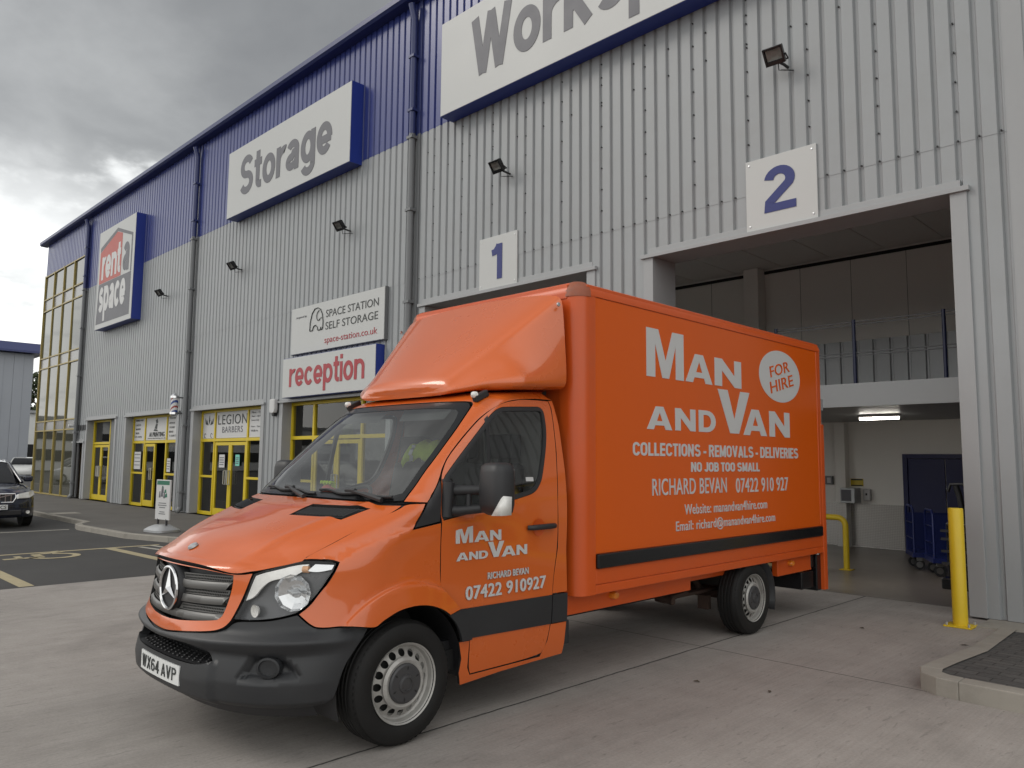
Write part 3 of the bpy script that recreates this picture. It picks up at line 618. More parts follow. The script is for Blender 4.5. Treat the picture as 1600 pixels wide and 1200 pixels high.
# corner glazing
gx0, gx1 = -37.32, -31.9
fr = MB(); mull = [gx0+i*(gx1-gx0)/4 for i in range(5)]
for x in mull: fr.box(x-.026, x+.026, F-.05, F+.1, 0.02, 9.24)
tz = [0.04, 2.56, 2.95, 5.18, 5.62, 7.66, 8.17, 9.2]
for z in tz: fr.box(gx0, gx1, F-.042, F+.09, z-.024, z+.024)
for y in (F+1.3, F+2.6, F+3.9): fr.box(gx0-.05, gx0+.1, y-.035, y+.035, .02, 9.24)
gl = fr.build('glazing_frame', M['brass'], wh)
for i in range(4):
    for j in range(7):
        q = MB(); q.box(mull[i]+.027, mull[i+1]-.027, F+.0, F+.02, tz[j]+.025, tz[j+1]-.025); r0 = random.uniform(-.010, .010); r1 = random.uniform(-.006, .006); q.v = [(x, y+(r0*(1 if x > mull[i]+.3 else -1)+r1*(1 if z > tz[j]+.2 else -1) if y < F+.01 else 0), z) for x, y, z in q.v]
        o = q.build('spandrel_panel' if j in (1, 3, 5) else 'window_pane', M['spandrel'] if j in (1, 3, 5) else M['tintglass'], gl)
        o.rotation_euler = (0, 0, 0)
q = MB(); q.box(gx1-.02, gx1+.1, F-.06, F+.12, 0, 9.24); q.build('corner_trim', M['pipe'], wh)
# opening trims: reveals, lintels
tr = MB()
for l, r_, z in low:
    d = 0.55 if z == DZ else .26
    tr.box(l-.16, l, F-.02, F+d, 0.02, z-.001); tr.box(r_, r_+.16, F-.02, F+d, 0.02, z-.001)
    tr.box(l-.1, r_+.1, F-.002, F+d, z, z+.12)
    tr.box(l-.19, r_+.19, F-.055, F-.003, z-.02, z+.035)
tr.build('opening_trim', M['trim'], wh, bevel=.004)
# shopfronts
YF = F+.25
def shopfront(l, r_, dl, dr, has_side=True, opened=False, name='shopfront', closed_dark=False):
    f = MB(); w = .07; y0, y1 = YF-.04, YF+.05; top = LZ-.01; tz = 2.0
    f.box(l, l+w, y0, y1, 0, top); f.box(r_-w, r_, y0, y1, 0, top); f.box(l+w, r_-w, y0, y1, top-w, top); f.box(l+w, r_-w, y0-.003, y1, tz-.03, tz+.05)
    for x in (dl, dr):
        if l+.2 < x < r_-.2: f.box(x-w/2, x+w/2, y0-.002, y1, 0, top-w)
    for a_, b_ in ((l+w, dl-w/2), (dr+w/2, r_-w)):
        if b_-a_ > .25: f.box(a_, b_, y0-.001, y1, 0, .09); f.box(a_, b_, y0-.001, y1, 1.0, 1.06)
    o = f.build(name, M['yellow'], wh, bevel=.004)
    g_ = MB(); g_.add([(l+w, YF, tz+.05), (r_-w, YF, tz+.05), (r_-w, YF, top-w), (l+w, YF, top-w)], [(0, 1, 2, 3)]); g_.build('transom_pane', M['glass'], o, fixn=False)
    for a_, b_ in ((l+w, dl-w/2), (dr+w/2, r_-w)):
        if b_-a_ > .25:
            g_ = MB(); g_.add([(a_, YF, .09), (b_, YF, .09), (b_, YF, tz-.03), (a_, YF, tz-.03)], [(0, 1, 2, 3)]); g_.build('side_pane', M['glass'], o, fixn=False)
    m_ = (dl+dr)/2; leaves = [(dl+w/2+.005, m_-.004, 1), (m_+.004, dr-w/2-.005, -1)]
    for i, (a_, b_, sd) in enumerate(leaves):
        if opened and i == 1:
            R = Matrix.Rotation(rad(-80), 4, 'Z'); 
        else: R = Matrix.Identity(4)
        W_ = b_-a_; hinge = Vector((b_ if i == 1 else a_, YF, 0)); s_ = -1 if i == 1 else 1
        def T(x, y, z): return tuple(hinge+R @ Vector((s_*x, y, z)))
        d = MB(); fw = .085
        for bx in ((0, fw, .02, tz-.05), (W_-fw, W_, .02, tz-.05), (fw, W_-fw, .02, .2), (fw, W_-fw, tz-.05-fw, tz-.05)):
            d.add([T(x, y, z) for z in bx[2:] for x, y in ((bx[0], -.025), (bx[1], -.025), (bx[1], .025), (bx[0], .025))], [(3, 2, 1, 0), (4, 5, 6, 7), (0, 1, 5, 4), (1, 2, 6, 5), (2, 3, 7, 6), (3, 0, 4, 7)])
        dd = d.build('door', M['yellow'], o)
        g_ = MB(); g_.add([T(fw, 0, .2), T(W_-fw, 0, .2), T(W_-fw, 0, tz-.05-fw), T(fw, 0, tz-.05-fw)], [(0, 1, 2, 3)]); g_.build('door_pane', M['glass'], dd, fixn=False)
        h = MB(); hx = W_-fw*.5; h.tube([T(hx, -.03, .85), T(hx, -.10, .85), T(hx-.16*0, -.10, 1.2), T(hx, -.03, 1.2)], .016, 8); 
        h.tube([T(hx, -.10, .85), T(hx-.13, -.10, .85), T(hx-.13, -.10, 1.2), T(hx, -.10, 1.2)], .014, 8)
        h.build('handle', M['steel'], dd, smooth=40)
    # the room behind
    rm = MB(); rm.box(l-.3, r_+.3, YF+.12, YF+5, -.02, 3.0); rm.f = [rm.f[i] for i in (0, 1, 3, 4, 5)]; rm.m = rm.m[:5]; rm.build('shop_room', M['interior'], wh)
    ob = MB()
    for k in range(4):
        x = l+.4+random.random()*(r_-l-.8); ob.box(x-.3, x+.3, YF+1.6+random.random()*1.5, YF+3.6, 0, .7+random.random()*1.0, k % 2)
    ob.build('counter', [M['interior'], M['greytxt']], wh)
    return o
shopfront(-30.55, -28.75, -30.5, -28.8)
shopfront(-26.6, -22.5, -25.55, -23.8, opened=True)
shopfront(-21.35, -17.45, -20.48, -18.57)
shopfront(-16.4, -12.35, -15.4, -13.5)
shopfront(0.4, 5.2, 1.9, 3.7)
mb = MB(); mb.box(-31.95, -30.95, F+.2, F+.26, 0, 2.05); mb.build('service_door', M['wood'], wh, bevel=.004)
mb = MB(); mb.box(-28.75, -27.68, YF-.03, YF+.02, 0, LZ); mb.build('infill_panel', M['pipe'], wh)
# roller-door bay interior
BY = 14.86
iw = MB()
iw.box(-12.3, 1.8, BY, BY+.15, 0, 5.6); iw.box(-12.3, -12.1, F+.56, BY, 0, 5.6); iw.box(1.6, 1.8, F+.56, BY, 0, 5.6)
iw.box(-12.1, -11.37, F+.3, F+.53, 0, 5.6); iw.box(-7.13, -6.27, F+.3, F+.53, 0, 5.6); iw.box(-2.16, 1.6, F+.3, F+.53, 0, 5.6); iw.box(-12.1, 1.6, F+.3, F+.50, DZ+.13, 5.6)
iw.build('bay_wall', M['baywall'], wh)
sm = MB()
for k in range(-12, 2):
    sm.box(k-.003+.35, k+.003+.35, BY-.004, BY, 2.7, 5.5)
sm.box(-12.1, 1.6, BY-.03, BY-.004, 5.44, 5.5); sm.box(-12.1, 1.6, F+.52, F+.56, 5.2, 5.26)
sm.build('panel_joint', M['darkgap'], wh)
c = MB(); c.add([(-12.1, F+.5, 5.54), (1.6, F+.5, 5.54), (1.6, BY, 5.54), (-12.1, BY, 5.54)], [(3, 2, 1, 0)])
for k in range(-12, 2): c.box(k-.01, k+.01, F+.56, BY-.04, 5.525, 5.539)
c.build('bay_ceiling', M['bayceil'], wh)
co = MB(); co.box(-7.72, -7.40, BY-.32, BY-.005, 0, 5.53); co.box(-5.99, -5.80, BY-.2, BY-.006, 0, 2.3); co.build('column', M['baywall'], wh, bevel=.006)
# mezzanine floor over the rear of the bay
mz = MB(); mz.box(-12.1, 1.6, 10.45, BY-.33, 2.31, 2.56); mz.box(-12.1, 1.6, 10.40, 10.45, 2.29, 2.60); mz.build('mezzanine', M['trim'], wh, bevel=.004)
rlo = None
for k in range(9):
    x = -2.88-1.1*k; rl = MB(); rl.tube([(x, 10.5, 2.56), (x, 10.5, 3.47)], .024, 10); po = rl.build('railing_post', M['post'], wh, smooth=40); rlo = rlo or po
for z in (3.44, 3.40, 3.02, 2.98):
    w_ = MB(); w_.tube([(-12, 10.5, z), (1.5, 10.5, z)], .009, 6); w_.build('rail_wire', M['pipe'], rlo)
lin = MB(); clad(lin, -12.0, 1.5, 2.57, 3.85, BY-.10, pitch=.3, dep=.03); lin.build('liner_sheet', M['galv'], wh)
# lower bay wall: checker plate and blue door
def checker():
    m, N, L, P = newmat('checker_plate'); tc = N.new('ShaderNodeTexCoord'); mp = N.new('ShaderNodeMapping'); mp.inputs['Rotation'].default_value = (0, rad(45), 0); mp.inputs['Scale'].default_value = (48, 48, 48); L.new(tc.outputs['Object'], mp.inputs[0])
    ck = N.new('ShaderNodeTexChecker'); ck.inputs['Scale'].default_value = 1.0; L.new(mp.outputs[0], ck.inputs[0])
    b = N.new('ShaderNodeBump'); b.inputs['Strength'].default_value = 0.8; b.inputs['Distance'].default_value = 0.004; L.new(ck.outputs[1], b.inputs['Height']); L.new(b.outputs[0], P.inputs['Normal'])
    mx = N.new('ShaderNodeMix'); mx.data_type = 'RGBA'; L.new(ck.outputs[1], mx.inputs[0]); mx.inputs[6].default_value = (.33, .315, .295, 1); mx.inputs[7].default_value = (.44, .42, .40, 1); L.new(mx.outputs[2], P.inputs['Base Color'])
    P.inputs['Metallic'].default_value = 0.75; P.inputs['Roughness'].default_value = 0.38; return m
M['checker'] = checker()
cp = MB(); cp.box(-11.9, -6.0, BY-.02, BY-.004, .02, .8); cp.box(-5.995, -5.795, BY-.215, BY-.203, .02, .8); cp.box(-5.79, -4.86, BY-.02, BY-.004, .02, .8); cp.build('checker_plate', M['checker'], wh)
bd = MB(); bd.box(-4.84, -4.76, BY-.06, BY-.003, 0, 1.72); bd.box(-4.76, -2.6, BY-.06, BY-.003, 1.64, 1.72); bd.box(-4.755, -4.16, BY-.035, BY-.004, .01, 1.635); bd.box(-4.145, -3.3, BY-.035, BY-.004, .01, 1.635); bd.build('bay_door', M['bluedoor'], wh, bevel=.004)
# ================================================================== SIGNS ON THE FACADE
def fy(y): return lambda a, b, d: (a, y-d, b)
def boxsign(name, label, x0, x1, z0, z1, dep, face=M['white'], side=M['signblue'], border=.03):
    t = thing(name, label, 'sign', ((x0+x1)/2, F, z0))
    b = MB(); b.box(x0, x1, F-dep, F-.004, z0, z1); b.build('sign_box', side, t)
    f = MB(); f.box(x0+border*.3, x1-border*.3, F-dep-.012, F-dep-.001, z0+border*.3, z1-border*.3); f.build('sign_face', face, t)
    return t, fy(F-dep-.012)
t, fn = boxsign('storage_sign', 'long white box sign with blue sides reading Storage in grey letters', -19.2, -13.45, 7.74, 9.52, .3)
word('lettering', 'Storage', (-18.5, -14.16, 8.18, 9.20), fn, M['greytxt'], t)
t, fn = boxsign('workspace_sign', 'largest white box sign, reading Workspace in dark grey, cut by the top of the picture', -10.5, -1.9, 7.76, 9.54, .3)
word('lettering', 'Workspace', (-9.66, -3.72, 8.19, 9.26), fn, M['greytxt'], t)
t, fn = boxsign('reception_sign', 'white box sign with blue side reading reception in red letters', -16.1, -12.46, 2.9, 3.80, .2)
word('lettering', 'reception', (-15.79, -12.83, 3.135, 3.70), fn, M['redtxt'], t, w=.225)
t, fn = boxsign('storage_company_sign', 'thin white sign above the reception sign with an elephant outline and red web address', -16.0, -12.37, 3.89, 4.96, .08, side=M['pipe'])
text('lettering', 'SPACE STATION', (-14.52, -12.57, 4.59, 4.755), fn, M['darktxt'], t, bold=.0)
text('lettering', 'SELF STORAGE', (-14.53, -12.585, 4.32, 4.485), fn, M['darktxt'], t, bold=.0)
text('web_address', 'space-station.co.uk', (-14.55, -12.6, 3.985, 4.165), fn, M['redtxt'], t, bold=.0)
text('small_lettering', 'Acquired by', (-15.785, -15.33, 4.69, 4.75), fn, M['greytxt'], t)
el = MB(); W3 = lambda P: [(x, F-.102, z) for x, z in P]
el.tube(W3([(-15.17, 4.36), (-15.16, 4.55), (-15.09, 4.74), (-14.98, 4.84), (-14.86, 4.85), (-14.74, 4.80), (-14.66, 4.68), (-14.625, 4.52), (-14.63, 4.40), (-14.66, 4.345), (-14.70, 4.345), (-14.71, 4.40), (-14.73, 4.345), (-14.83, 4.345), (-14.86, 4.42), (-14.93, 4.47), (-15.01, 4.45), (-15.06, 4.36), (-15.17, 4.36)]), .010, 6)
el.tube(W3([(-14.80, 4.79), (-14.88, 4.73), (-14.90, 4.64), (-14.86, 4.57), (-14.80, 4.56), (-14.75, 4.60)]), .008, 6); el.tube(W3([(-14.72, 4.62), (-14.70, 4.60)]), .009, 6)
el.build('elephant_outline', M['darktxt'], t)
t, fn = boxsign('company_logo_sign', 'tall white box sign with a red and grey house reading rent a space', -29.4, -25.87, 5.955, 9.46, .3)
D0 = .003
flat('logo_roof', [(-29.21, 8.71), (-29.21, 8.87), (-27.56, 9.29), (-26.07, 8.83), (-26.07, 7.56), (-26.17, 7.56), (-26.17, 8.76), (-27.56, 9.17)], fn, M['greytxt'], t, base=.001)
flat('logo_red_panel', [(-29.21, 7.56), (-27.05, 7.56), (-27.05, 9.01), (-27.56, 9.155), (-29.21, 8.69)], fn, M['signred'], t, base=.001)
flat('logo_grey_panel', [(-29.42+.1, 6.13), (-26.07, 6.13), (-26.07, 7.545), (-29.21, 7.545)], fn, M['greytxt'], t, base=.001)
word('lettering', 'rent', (-28.98, -27.12, 7.68, 8.80), fn, M['vinyl'], t, w=.28, gap=.05, base=.005)
word('lettering', 'a', (-26.90, -26.30, 7.64, 8.62), fn, M['greytxt'], t, w=.27, y=(0, 1), base=.002)
word('lettering', 'space', (-29.10, -26.5, 6.53, 7.42), fn, M['vinyl'], t, w=.28, gap=.05, y=(0, 1), base=.005)
def numsign(n, x0, x1, z0, z1, tb, label):
    t = thing('bay_number_sign', label, 'sign', ((x0+x1)/2, F, z0)); b = MB(); b.box(x0, x1, F-.025, F-.003, z0, z1); b.build('sign_face', M['white'], t, bevel=.003)
    word('number', n, tb, fy(F-.025), M['navytxt'], t, w=.25)
    s = MB()
    for x in (x0+.05, x1-.05):
        for z in (z0+.06, z1-.06): s.lathe([(.0, .0), (.012, .0), (.012, .006), (0, .008)], (x, F-.024, z), 'Y', 10, sign=-1)
    s.build('screw', M['steel'], t)
numsign('1', -9.70, -8.78, 4.46, 5.36, (-9.41, -9.13, 4.60, 5.21), 'small square white sign with a navy number 1 over the left loading bay')
numsign('2', -4.66, -3.74, 4.46, 5.38, (-4.42, -4.00, 4.655, 5.225), 'large square white sign with a navy number 2 over the right loading bay')
# vinyl panels behind the shop transoms
def shopsign(name, label, panels):
    t = thing(name, label, 'sign', (panels[0][0], YF, 2.05))
    for a, b in panels:
        m = MB(); m.box(a, b, YF-.012, YF-.003, 2.06, 2.755); m.build('sign_panel', M['vinyl'], t)
    return t, fy(YF-.012)
t, fn = shopsign('print_shop_sign', 'white window sign with dark figure logo reading AI PRINTING over the open yellow door', [(-26.5, -25.6), (-25.5, -23.85), (-23.75, -22.58)])
text('lettering', 'AI PRINTING', (-25.23, -24.0, 2.165, 2.31), fn, M['darktxt'], t, bold=.03)
text('small_lettering', 'www.aiprinting.co.uk', (-25.35, -23.9, 2.09, 2.14), fn, M['darktxt'], t)
fg = MB()
for P in ([(-24.75, 2.68), (-24.62, 2.72), (-24.55, 2.60), (-24.70, 2.56)], [(-24.73, 2.555), (-24.58, 2.57), (-24.62, 2.40), (-24.82, 2.42)], [(-24.82, 2.41), (-24.64, 2.39), (-24.52, 2.33), (-24.9, 2.34)]): fg.prism(P, fn, 0, .003)
fg.build('logo_figure', M['darktxt'], t)
for i, z in enumerate((2.68, 2.53, 2.40, 2.27, 2.15)):
    text('small_lettering', ('BUSINESS CARDS', 'LEAFLETS', 'BANNERS', 'SIGNS', 'FLYERS')[i], (-26.4, -26.4+(.62, .42, .4, .3, .55)[i], z, z+.055), fn, M['darktxt'], t)
    text('small_lettering', ('POSTERS', 'MENUS', 'STICKERS', 'BADGES', 'T-SHIRTS')[i], (-23.65, -23.65+(.45, .4, .4, .3, .55)[i], z, z+.055), fn, M['darktxt'], t)
t, fn = shopsign('barber_shop_sign', 'white window sign reading LEGION BARBERS over the yellow double doors', [(-21.27, -20.53), (-20.43, -18.62), (-18.52, -17.53)])
text('lettering', 'LEGION', (-20.33, -18.65, 2.42, 2.68), fn, M['darktxt'], t, space=1.1)
text('lettering', 'BARBERS', (-20.06, -18.88, 2.20, 2.365), fn, M['greytxt'], t, space=1.1)
fg = MB()
for s in (-1, 1):
    for k in range(2):
        c = -20.88+s*.01; fg.prism([(c+s*(.03+.06*k), 2.42), (c+s*(.16+.1*k), 2.60+.03*k), (c+s*(.13+.1*k), 2.46)], fn, 0, .003)
fg.prism([(-20.93, 2.55), (-20.88, 2.70), (-20.83, 2.55), (-20.88, 2.44)], fn, 0, .003)
for x in (-21.12, -20.72): fg.prism([(x+a, 2.14+b) for a, b in arcband(0, 0, .055, .02, rad(20), rad(300), 10)], fn, 0, .003)
fg.build('logo_wings', M['darktxt'], t)
for i, z in enumerate((2.66, 2.56, 2.46, 2.3, 2.2)): text('small_lettering', ('Mon - Fri', '9am - 6pm', 'Saturday', '9am - 5pm', 'Walk in')[i], (-18.42, -18.42+(.5, .5, .4, .5, .35)[i], z, z+.05), fn, M['greytxt'], t)
def poster(x0, x1, z0, z1, mat, label, marks=None):
    t = thing('poster', label, 'poster', ((x0+x1)/2, YF, z0)); b = MB(); b.box(x0, x1, YF-.034, YF-.030, z0, z1); b.build('paper', mat, t)
    b = MB(); k = 4
    for i in range(k): b.box(x0+.03, x1-.03-.02*(i % 2), YF-.0365, YF-.0345, z1-.07-(z1-z0-.1)*i/k-.025, z1-.07-(z1-z0-.1)*i/k)
    b.build('print', M['greytxt'], t)
poster(-20.13, -19.80, 1.28, 1.62, M['vinyl'], 'white notice with grey print on the left leaf of the barber doors')
poster(-19.18, -18.95, 1.33, 1.62, M['tealpaper'], 'pale teal notice on the right leaf of the barber doors')
poster(-23.66, -23.4, 1.1, 1.5, M['vinyl'], 'white notice in the side window right of the open print shop door')
poster(-26.35, -25.8, 1.15, 1.7, M['vinyl'], 'large faded notice in the side window left of the print shop door')
# barber pole
t = thing('barber_pole', 'striped red white and blue barber pole on the grey downpipe', 'barber pole', (-22.05, F, 2.65)); bx, by = -22.05, F-.28
def stripes():
    m, N, L, P = newmat('barber_stripes'); tc = N.new('ShaderNodeTexCoord'); sp = N.new('ShaderNodeSeparateXYZ'); L.new(tc.outputs['Object'], sp.inputs[0])
    w = N.new('ShaderNodeMath'); w.operation = 'MULTIPLY_ADD'; L.new(sp.outputs[2], w.inputs[0]); w.inputs[1].default_value = 3.6
    a = N.new('ShaderNodeMath'); a.operation = 'MULTIPLY'; L.new(sp.outputs[0], a.inputs[0]); a.inputs[1].default_value = -3.2; L.new(a.outputs[0], w.inputs[2])
    f = N.new('ShaderNodeMath'); f.operation = 'FRACT'; L.new(w.outputs[0], f.inputs[0])
    r = N.new('ShaderNodeValToRGB'); r.color_ramp.interpolation = 'CONSTANT'; L.new(f.outputs[0], r.inputs[0]); e = r.color_ramp.elements
    e[0].color = (.6, .6, .6, 1); e[1].position = .3; e[1].color = (.03, .06, .22, 1)
    for p, c in ((.55, (.6, .6, .6, 1)), (.8, (.30, .05, .04, 1))): k = e.new(p); k.color = c
    L.new(r.outputs[0], P.inputs['Base Color']); P.inputs['Roughness'].default_value = .2; return m
b = MB(); b.lathe([(.0, 2.80), (.10, 2.80), (.10, 3.20), (0, 3.20)], (bx, by, 0), 'Z', 24); b.build('striped_cylinder', stripes(), t, smooth=40)
b = MB(); b.lathe([(0, 2.68), (.07, 2.69), (.115, 2.74), (.115, 2.80), (.1, 2.80)], (bx, by, 0), 'Z', 24); b.lathe([(.1, 3.2), (.115, 3.2), (.115, 3.26), (.08, 3.30), (0, 3.36)], (bx, by, 0), 'Z', 24); b.build('end_cap', M['chrome'], t, smooth=40)
b = MB(); b.box(bx+.02, bx+.36, F-.03, F-.005, 2.68, 3.25); b.box(bx-.02, bx+.04, by+.05, F-.006, 2.75, 2.8); b.box(bx-.02, bx+.04, by+.05, F-.006, 3.2, 3.24); b.build('bracket', M['pipe'], t, bevel=.005)
# alarm box
t = thing('alarm_box', 'cream alarm box with dark base beside the reception window', 'alarm', (-16.72, F, 2.55))
b = MB(); b.prism([(-16.84, 2.68), (-16.82, 2.60), (-16.72, 2.58), (-16.62, 2.60), (-16.60, 2.68), (-16.60, 2.92), (-16.84, 2.92)], fy(F-.03), 0, .10); b.build('cover', M['vinyl'], t, bevel=.02)
b = MB(); b.prism([(-16.80, 2.60), (-16.76, 2.52), (-16.68, 2.52), (-16.62, 2.60)], fy(F-.005), 0, .09); b.box(-16.83, -16.61, F-.029, F-.002, 2.6, 2.91); b.build('base', M['black'], t, bevel=.01)
# small wall camera and vents by the service door
t = thing('wall_camera', 'small white wall camera above the narrow service door', 'camera', (-31.75, F, 2.62)); b = MB(); b.tube([(-31.8, F-.02, 2.72), (-31.8, F-.14, 2.70)], .03, 8); b.build('arm', M['vinyl'], t); b = MB(); b.lathe([(0, 0), (.05, 0), (.055, .16), (0, .17)], (-31.8, F-.12, 2.66), 'Y', 14, sign=-1); b.build('body', M['vinyl'], t, smooth=40)
t = thing('vent_grille', 'row of three dark square vents on the wall left of the first shop door', 'vent', (-31.2, F, 2.5)); b = MB()
for k in range(3): b.box(-31.55+k*.33, -31.32+k*.33, F-.02, F-.003, 2.48, 2.68)
b.build('vent', M['black'], t)
# floodlights
def floodlight(x, z, yawd, label):
    t = thing('floodlight', label, 'floodlight', (x, F, z), 'black floodlights along the facade')
    R = Matrix.Rotation(rad(yawd), 3, 'Z') @ Matrix.Rotation(rad(38), 3, 'X'); c = Vector((x-.02, F-.27, z+.03))
    def tr(mb, c0, s, mi=0): mb.obox(c+R @ Vector(c0), s, R, mi)
    b = MB(); tr(b, (0, .0, 0), (.33, .07, .02)); W_, H_ = .245, .215; b = MB()
    tr(b, (0, .03, 0), (W_-.02, .05, H_-.02))
    for s in (-1, 1): tr(b, (s*(W_/2-.012), -.005, 0), (.024, .05, H_))
    tr(b, (0, -.005, H_/2-.012), (W_-.05, .05, .024)); tr(b, (0, -.005, -H_/2+.026), (W_-.05, .05, .052))
    for k in range(7): tr(b, (-.087+.029*k, .068, .0), (.008, .035, H_-.05))
    b.build('housing', M['blackgloss'], t, bevel=.004)
    b = MB(); tr(b, (0, -.012, .02), (W_-.05, .006, H_-.08)); b.build('lens', M['lampglass'], t)
    b = MB(); iw_ = W_/2-.03; P = []
    for (a, z_, y_) in ((-iw_, -H_/2+.055, -.008), (iw_, -H_/2+.055, -.008), (iw_, H_/2-.03, -.008), (-iw_, H_/2-.03, -.008), (-iw_*.4, -.02, .004), (iw_*.4, -.02, .004), (iw_*.4, .07, .004), (-iw_*.4, .07, .004)): P.append(c+R @ Vector((a, y_, z_)))
    b.add(P, [(0, 1, 5, 4), (1, 2, 6, 5), (2, 3, 7, 6), (3, 0, 4, 7), (4, 5, 6, 7)]); b.build('reflector', M['floodface'], t)
    b = MB(); Rz = Matrix.Rotation(rad(yawd), 3, 'Z'); q = lambda *p: c+Rz @ Vector(p)
    for s in (-1, 1): b.tube([q(s*.13, .02, 0), q(s*.13, .11, -.03)], .009, 6)
    b.tube([q(-.13, .11, -.03), q(.13, .11, -.03)], .010, 6); b.tube([q(0, .11, -.03), (x+.02, F-.09, z-.03), (x+.03, F+.0, z-.04)], .018, 8)
    b.tube([q(.02, .07, -.05), q(.02, .09, -.16), q(.04, .12, -.15), (x+.1, F, z-.1)], .007, 6); b.build('bracket', M['black'], t)
for i, (x, z, w) in enumerate(((-4.10, 6.50, 4), (-9.02, 6.42, 0), (-13.83, 6.42, 4), (-18.85, 6.43, 2), (-23.7, 6.44, 3))):
    floodlight(x, z, w, ('largest black floodlight, high above the number 2 sign', 'black floodlight directly above the number 1 sign', 'black floodlight under the Storage sign', 'black floodlight between the Storage sign and the grey downpipe left of it', 'smallest floodlight, just right of the red house sign')[i])
# ================================================================== FITTINGS IN THE BAY
t = thing('control_cabinet', 'grey control cabinet with window above the checker plate', 'cabinet', (-5.73, BY, .82)); b = MB(); b.box(-5.86, -5.60, BY-.32, BY-.21 if False else BY-.005, .815, 1.09); b.build('case', M['galv'], t, bevel=.008); b = MB(); b.box(-5.84, -5.66, BY-.326, BY-.321, .85, 1.06); b.build('window', M['greytxt'], t)
t = thing('soap_dispenser', 'small pale wall dispenser right of the grey cabinet', 'dispenser', (-5.46, BY, .86)); b = MB(); b.box(-5.53, -5.40, BY-.11, BY-.004, .86, 1.08); b.build('cover', M['vinyl'], t, bevel=.02); b = MB(); b.box(-5.48, -5.45, BY-.115, BY-.111, .96, 1.0); b.build('sight_glass', M['black'], t)
t = thing('warning_sign', 'yellow warning sign with black bands above the grey cabinet', 'sign', (-5.66, BY, 1.12)); b = MB(); b.box(-5.78, -5.55, BY-.215 if False else BY-.014, BY-.003, 1.12, 1.26); b.build('board', M['yellow'], t); b = MB(); b.box(-5.77, -5.56, BY-.017, BY-.0145, 1.23, 1.255); b.box(-5.77, -5.56, BY-.017, BY-.0145, 1.125, 1.145); b.build('band', M['black'], t)
t = thing('wall_switch', 'small dark switch box on the bay wall beside the van', 'switch', (-6.16, BY, 1.15)); b = MB(); b.box(-6.24, -6.10, BY-.07, BY-.004, 1.14, 1.30); b.build('case', M['pipe'], t, bevel=.006); b = MB(); b.box(-6.2, -6.13, BY-.074, BY-.0705, 1.17, 1.27); b.build('face', M['vinyl'], t)
t = thing('strip_light', 'lit white strip light under the mezzanine', 'light', (-4.4, 12.5, 2.3)); b = MB(); b.obox((-4.40, 12.5, 2.285), (.62, .10, .045)); b.build('body', M['vinyl'], t, bevel=.005); b = MB(); b.tube([(-4.69, 12.5, 2.245), (-4.11, 12.5, 2.245)], .022, 12); b.build('tube', emit('lit_tube', (1.0, .95, .85), 14.0), t)
def hoop(label, x0, x1, y, z):
    t = thing('hoop_barrier', label, 'barrier', ((x0+x1)/2, y, 0)); r = .042; p = [(x0, y, .01), (x0, y, z-.12)]
    for k in range(1, 7): a = rad(15*k); p.append((x0+.12-.12*math.cos(a), y, z-.12+.12*math.sin(a)))
    for k in range(6, -1, -1): a = rad(15*k); p.append((x1-.12+.12*math.cos(a), y, z-.12+.12*math.sin(a)))
    p.append((x1, y, .01)); b = MB(); b.tube(p, r, 14); b.build('hoop', M['yelpost'], t, smooth=50)
    b = MB()
    for x in (x0, x1): b.box(x-.08, x+.08, y-.08, y+.08, .004, .016)
    b.build('base_plate', M['yelpost'], t, bevel=.003)
hoop('yellow tubular hoop barrier inside the bay behind the van', -5.75, -4.58, 11.52, .75)
t = thing('bollard', 'thick yellow steel bollard bolted down at the edge of loading bay 2', 'bollard', (-2.28, 8.40, 0)); b = MB(); b.lathe([(0, 1.12), (.060, 1.12), (.066, 1.112), (.066, .012)], (-2.28, 8.40, 0), 'Z', 28); b.build('post', M['yelpost'], t, smooth=40)
b = MB(); b.obox((-2.28, 8.40, .008), (.24, .24, .014)); b.build('base_plate', M['yelpost'], t, bevel=.003); b = MB()
for sx in (-1, 1):
    for sy in (-1, 1): b.tube([(-2.28+sx*.095, 8.40+sy*.095, .014), (-2.28+sx*.095, 8.40+sy*.095, .045)], .011, 6)
b.build('bolt', M['galv'], t)
def trolley(x, y, yawd, label, h=.92, mat=M['trolley']):
    t = thing('platform_trolley', label, 'trolley', (x, y, 0), 'blue trolleys in the bay'); R = Matrix.Rotation(rad(yawd), 3, 'Z'); T = lambda a, b, c: Vector((x, y, 0))+R @ Vector((a, b, c))
    b = MB(); b.obox(T(0, 0, .22), (.95, .55, .07), R); b.build('deck', mat, t, bevel=.006)
    b = MB()
    for e_ in (-.45, .45):
        b.tube([T(e_, -.25, .2), T(e_, -.25, h-.06), T(e_, -.19, h), T(e_, .19, h), T(e_, .25, h-.06), T(e_, .25, .2)], .016, 8)
        for c_ in (.45, .68): b.tube([T(e_, -.25, c_), T(e_, .25, c_)], .011, 6)
    b.tube([T(-.45, .25, .62), T(.45, .25, .62)], .012, 6); b.build('frame', mat, t, smooth=50)
    b = MB(); b.obox(T(0, .235, .53), (.88, .012, .56), R); b.obox(T(.43, 0, .5), (.012, .46, .5), R); b.build('side_panel', mat, t)
    for a in (-.38, .38):
        for c_ in (-.2, .2):
            w = MB(); p = T(a, c_, .078); ax = R @ Vector((0, 1, 0)); w.tube([p-ax*.016, p+ax*.016], .075, 18); wo = w.build('castor', M['black'], t, smooth=40)
            w = MB(); w.tube([p-ax*.019, p+ax*.019], .045, 14); w.obox(T(a, c_, .165), (.075, .06, .06), R); w.build('fork', M['steel'], wo, smooth=40)
trolley(-3.62, 12.72, 28, 'blue trolley standing before the dark blue door', .92)
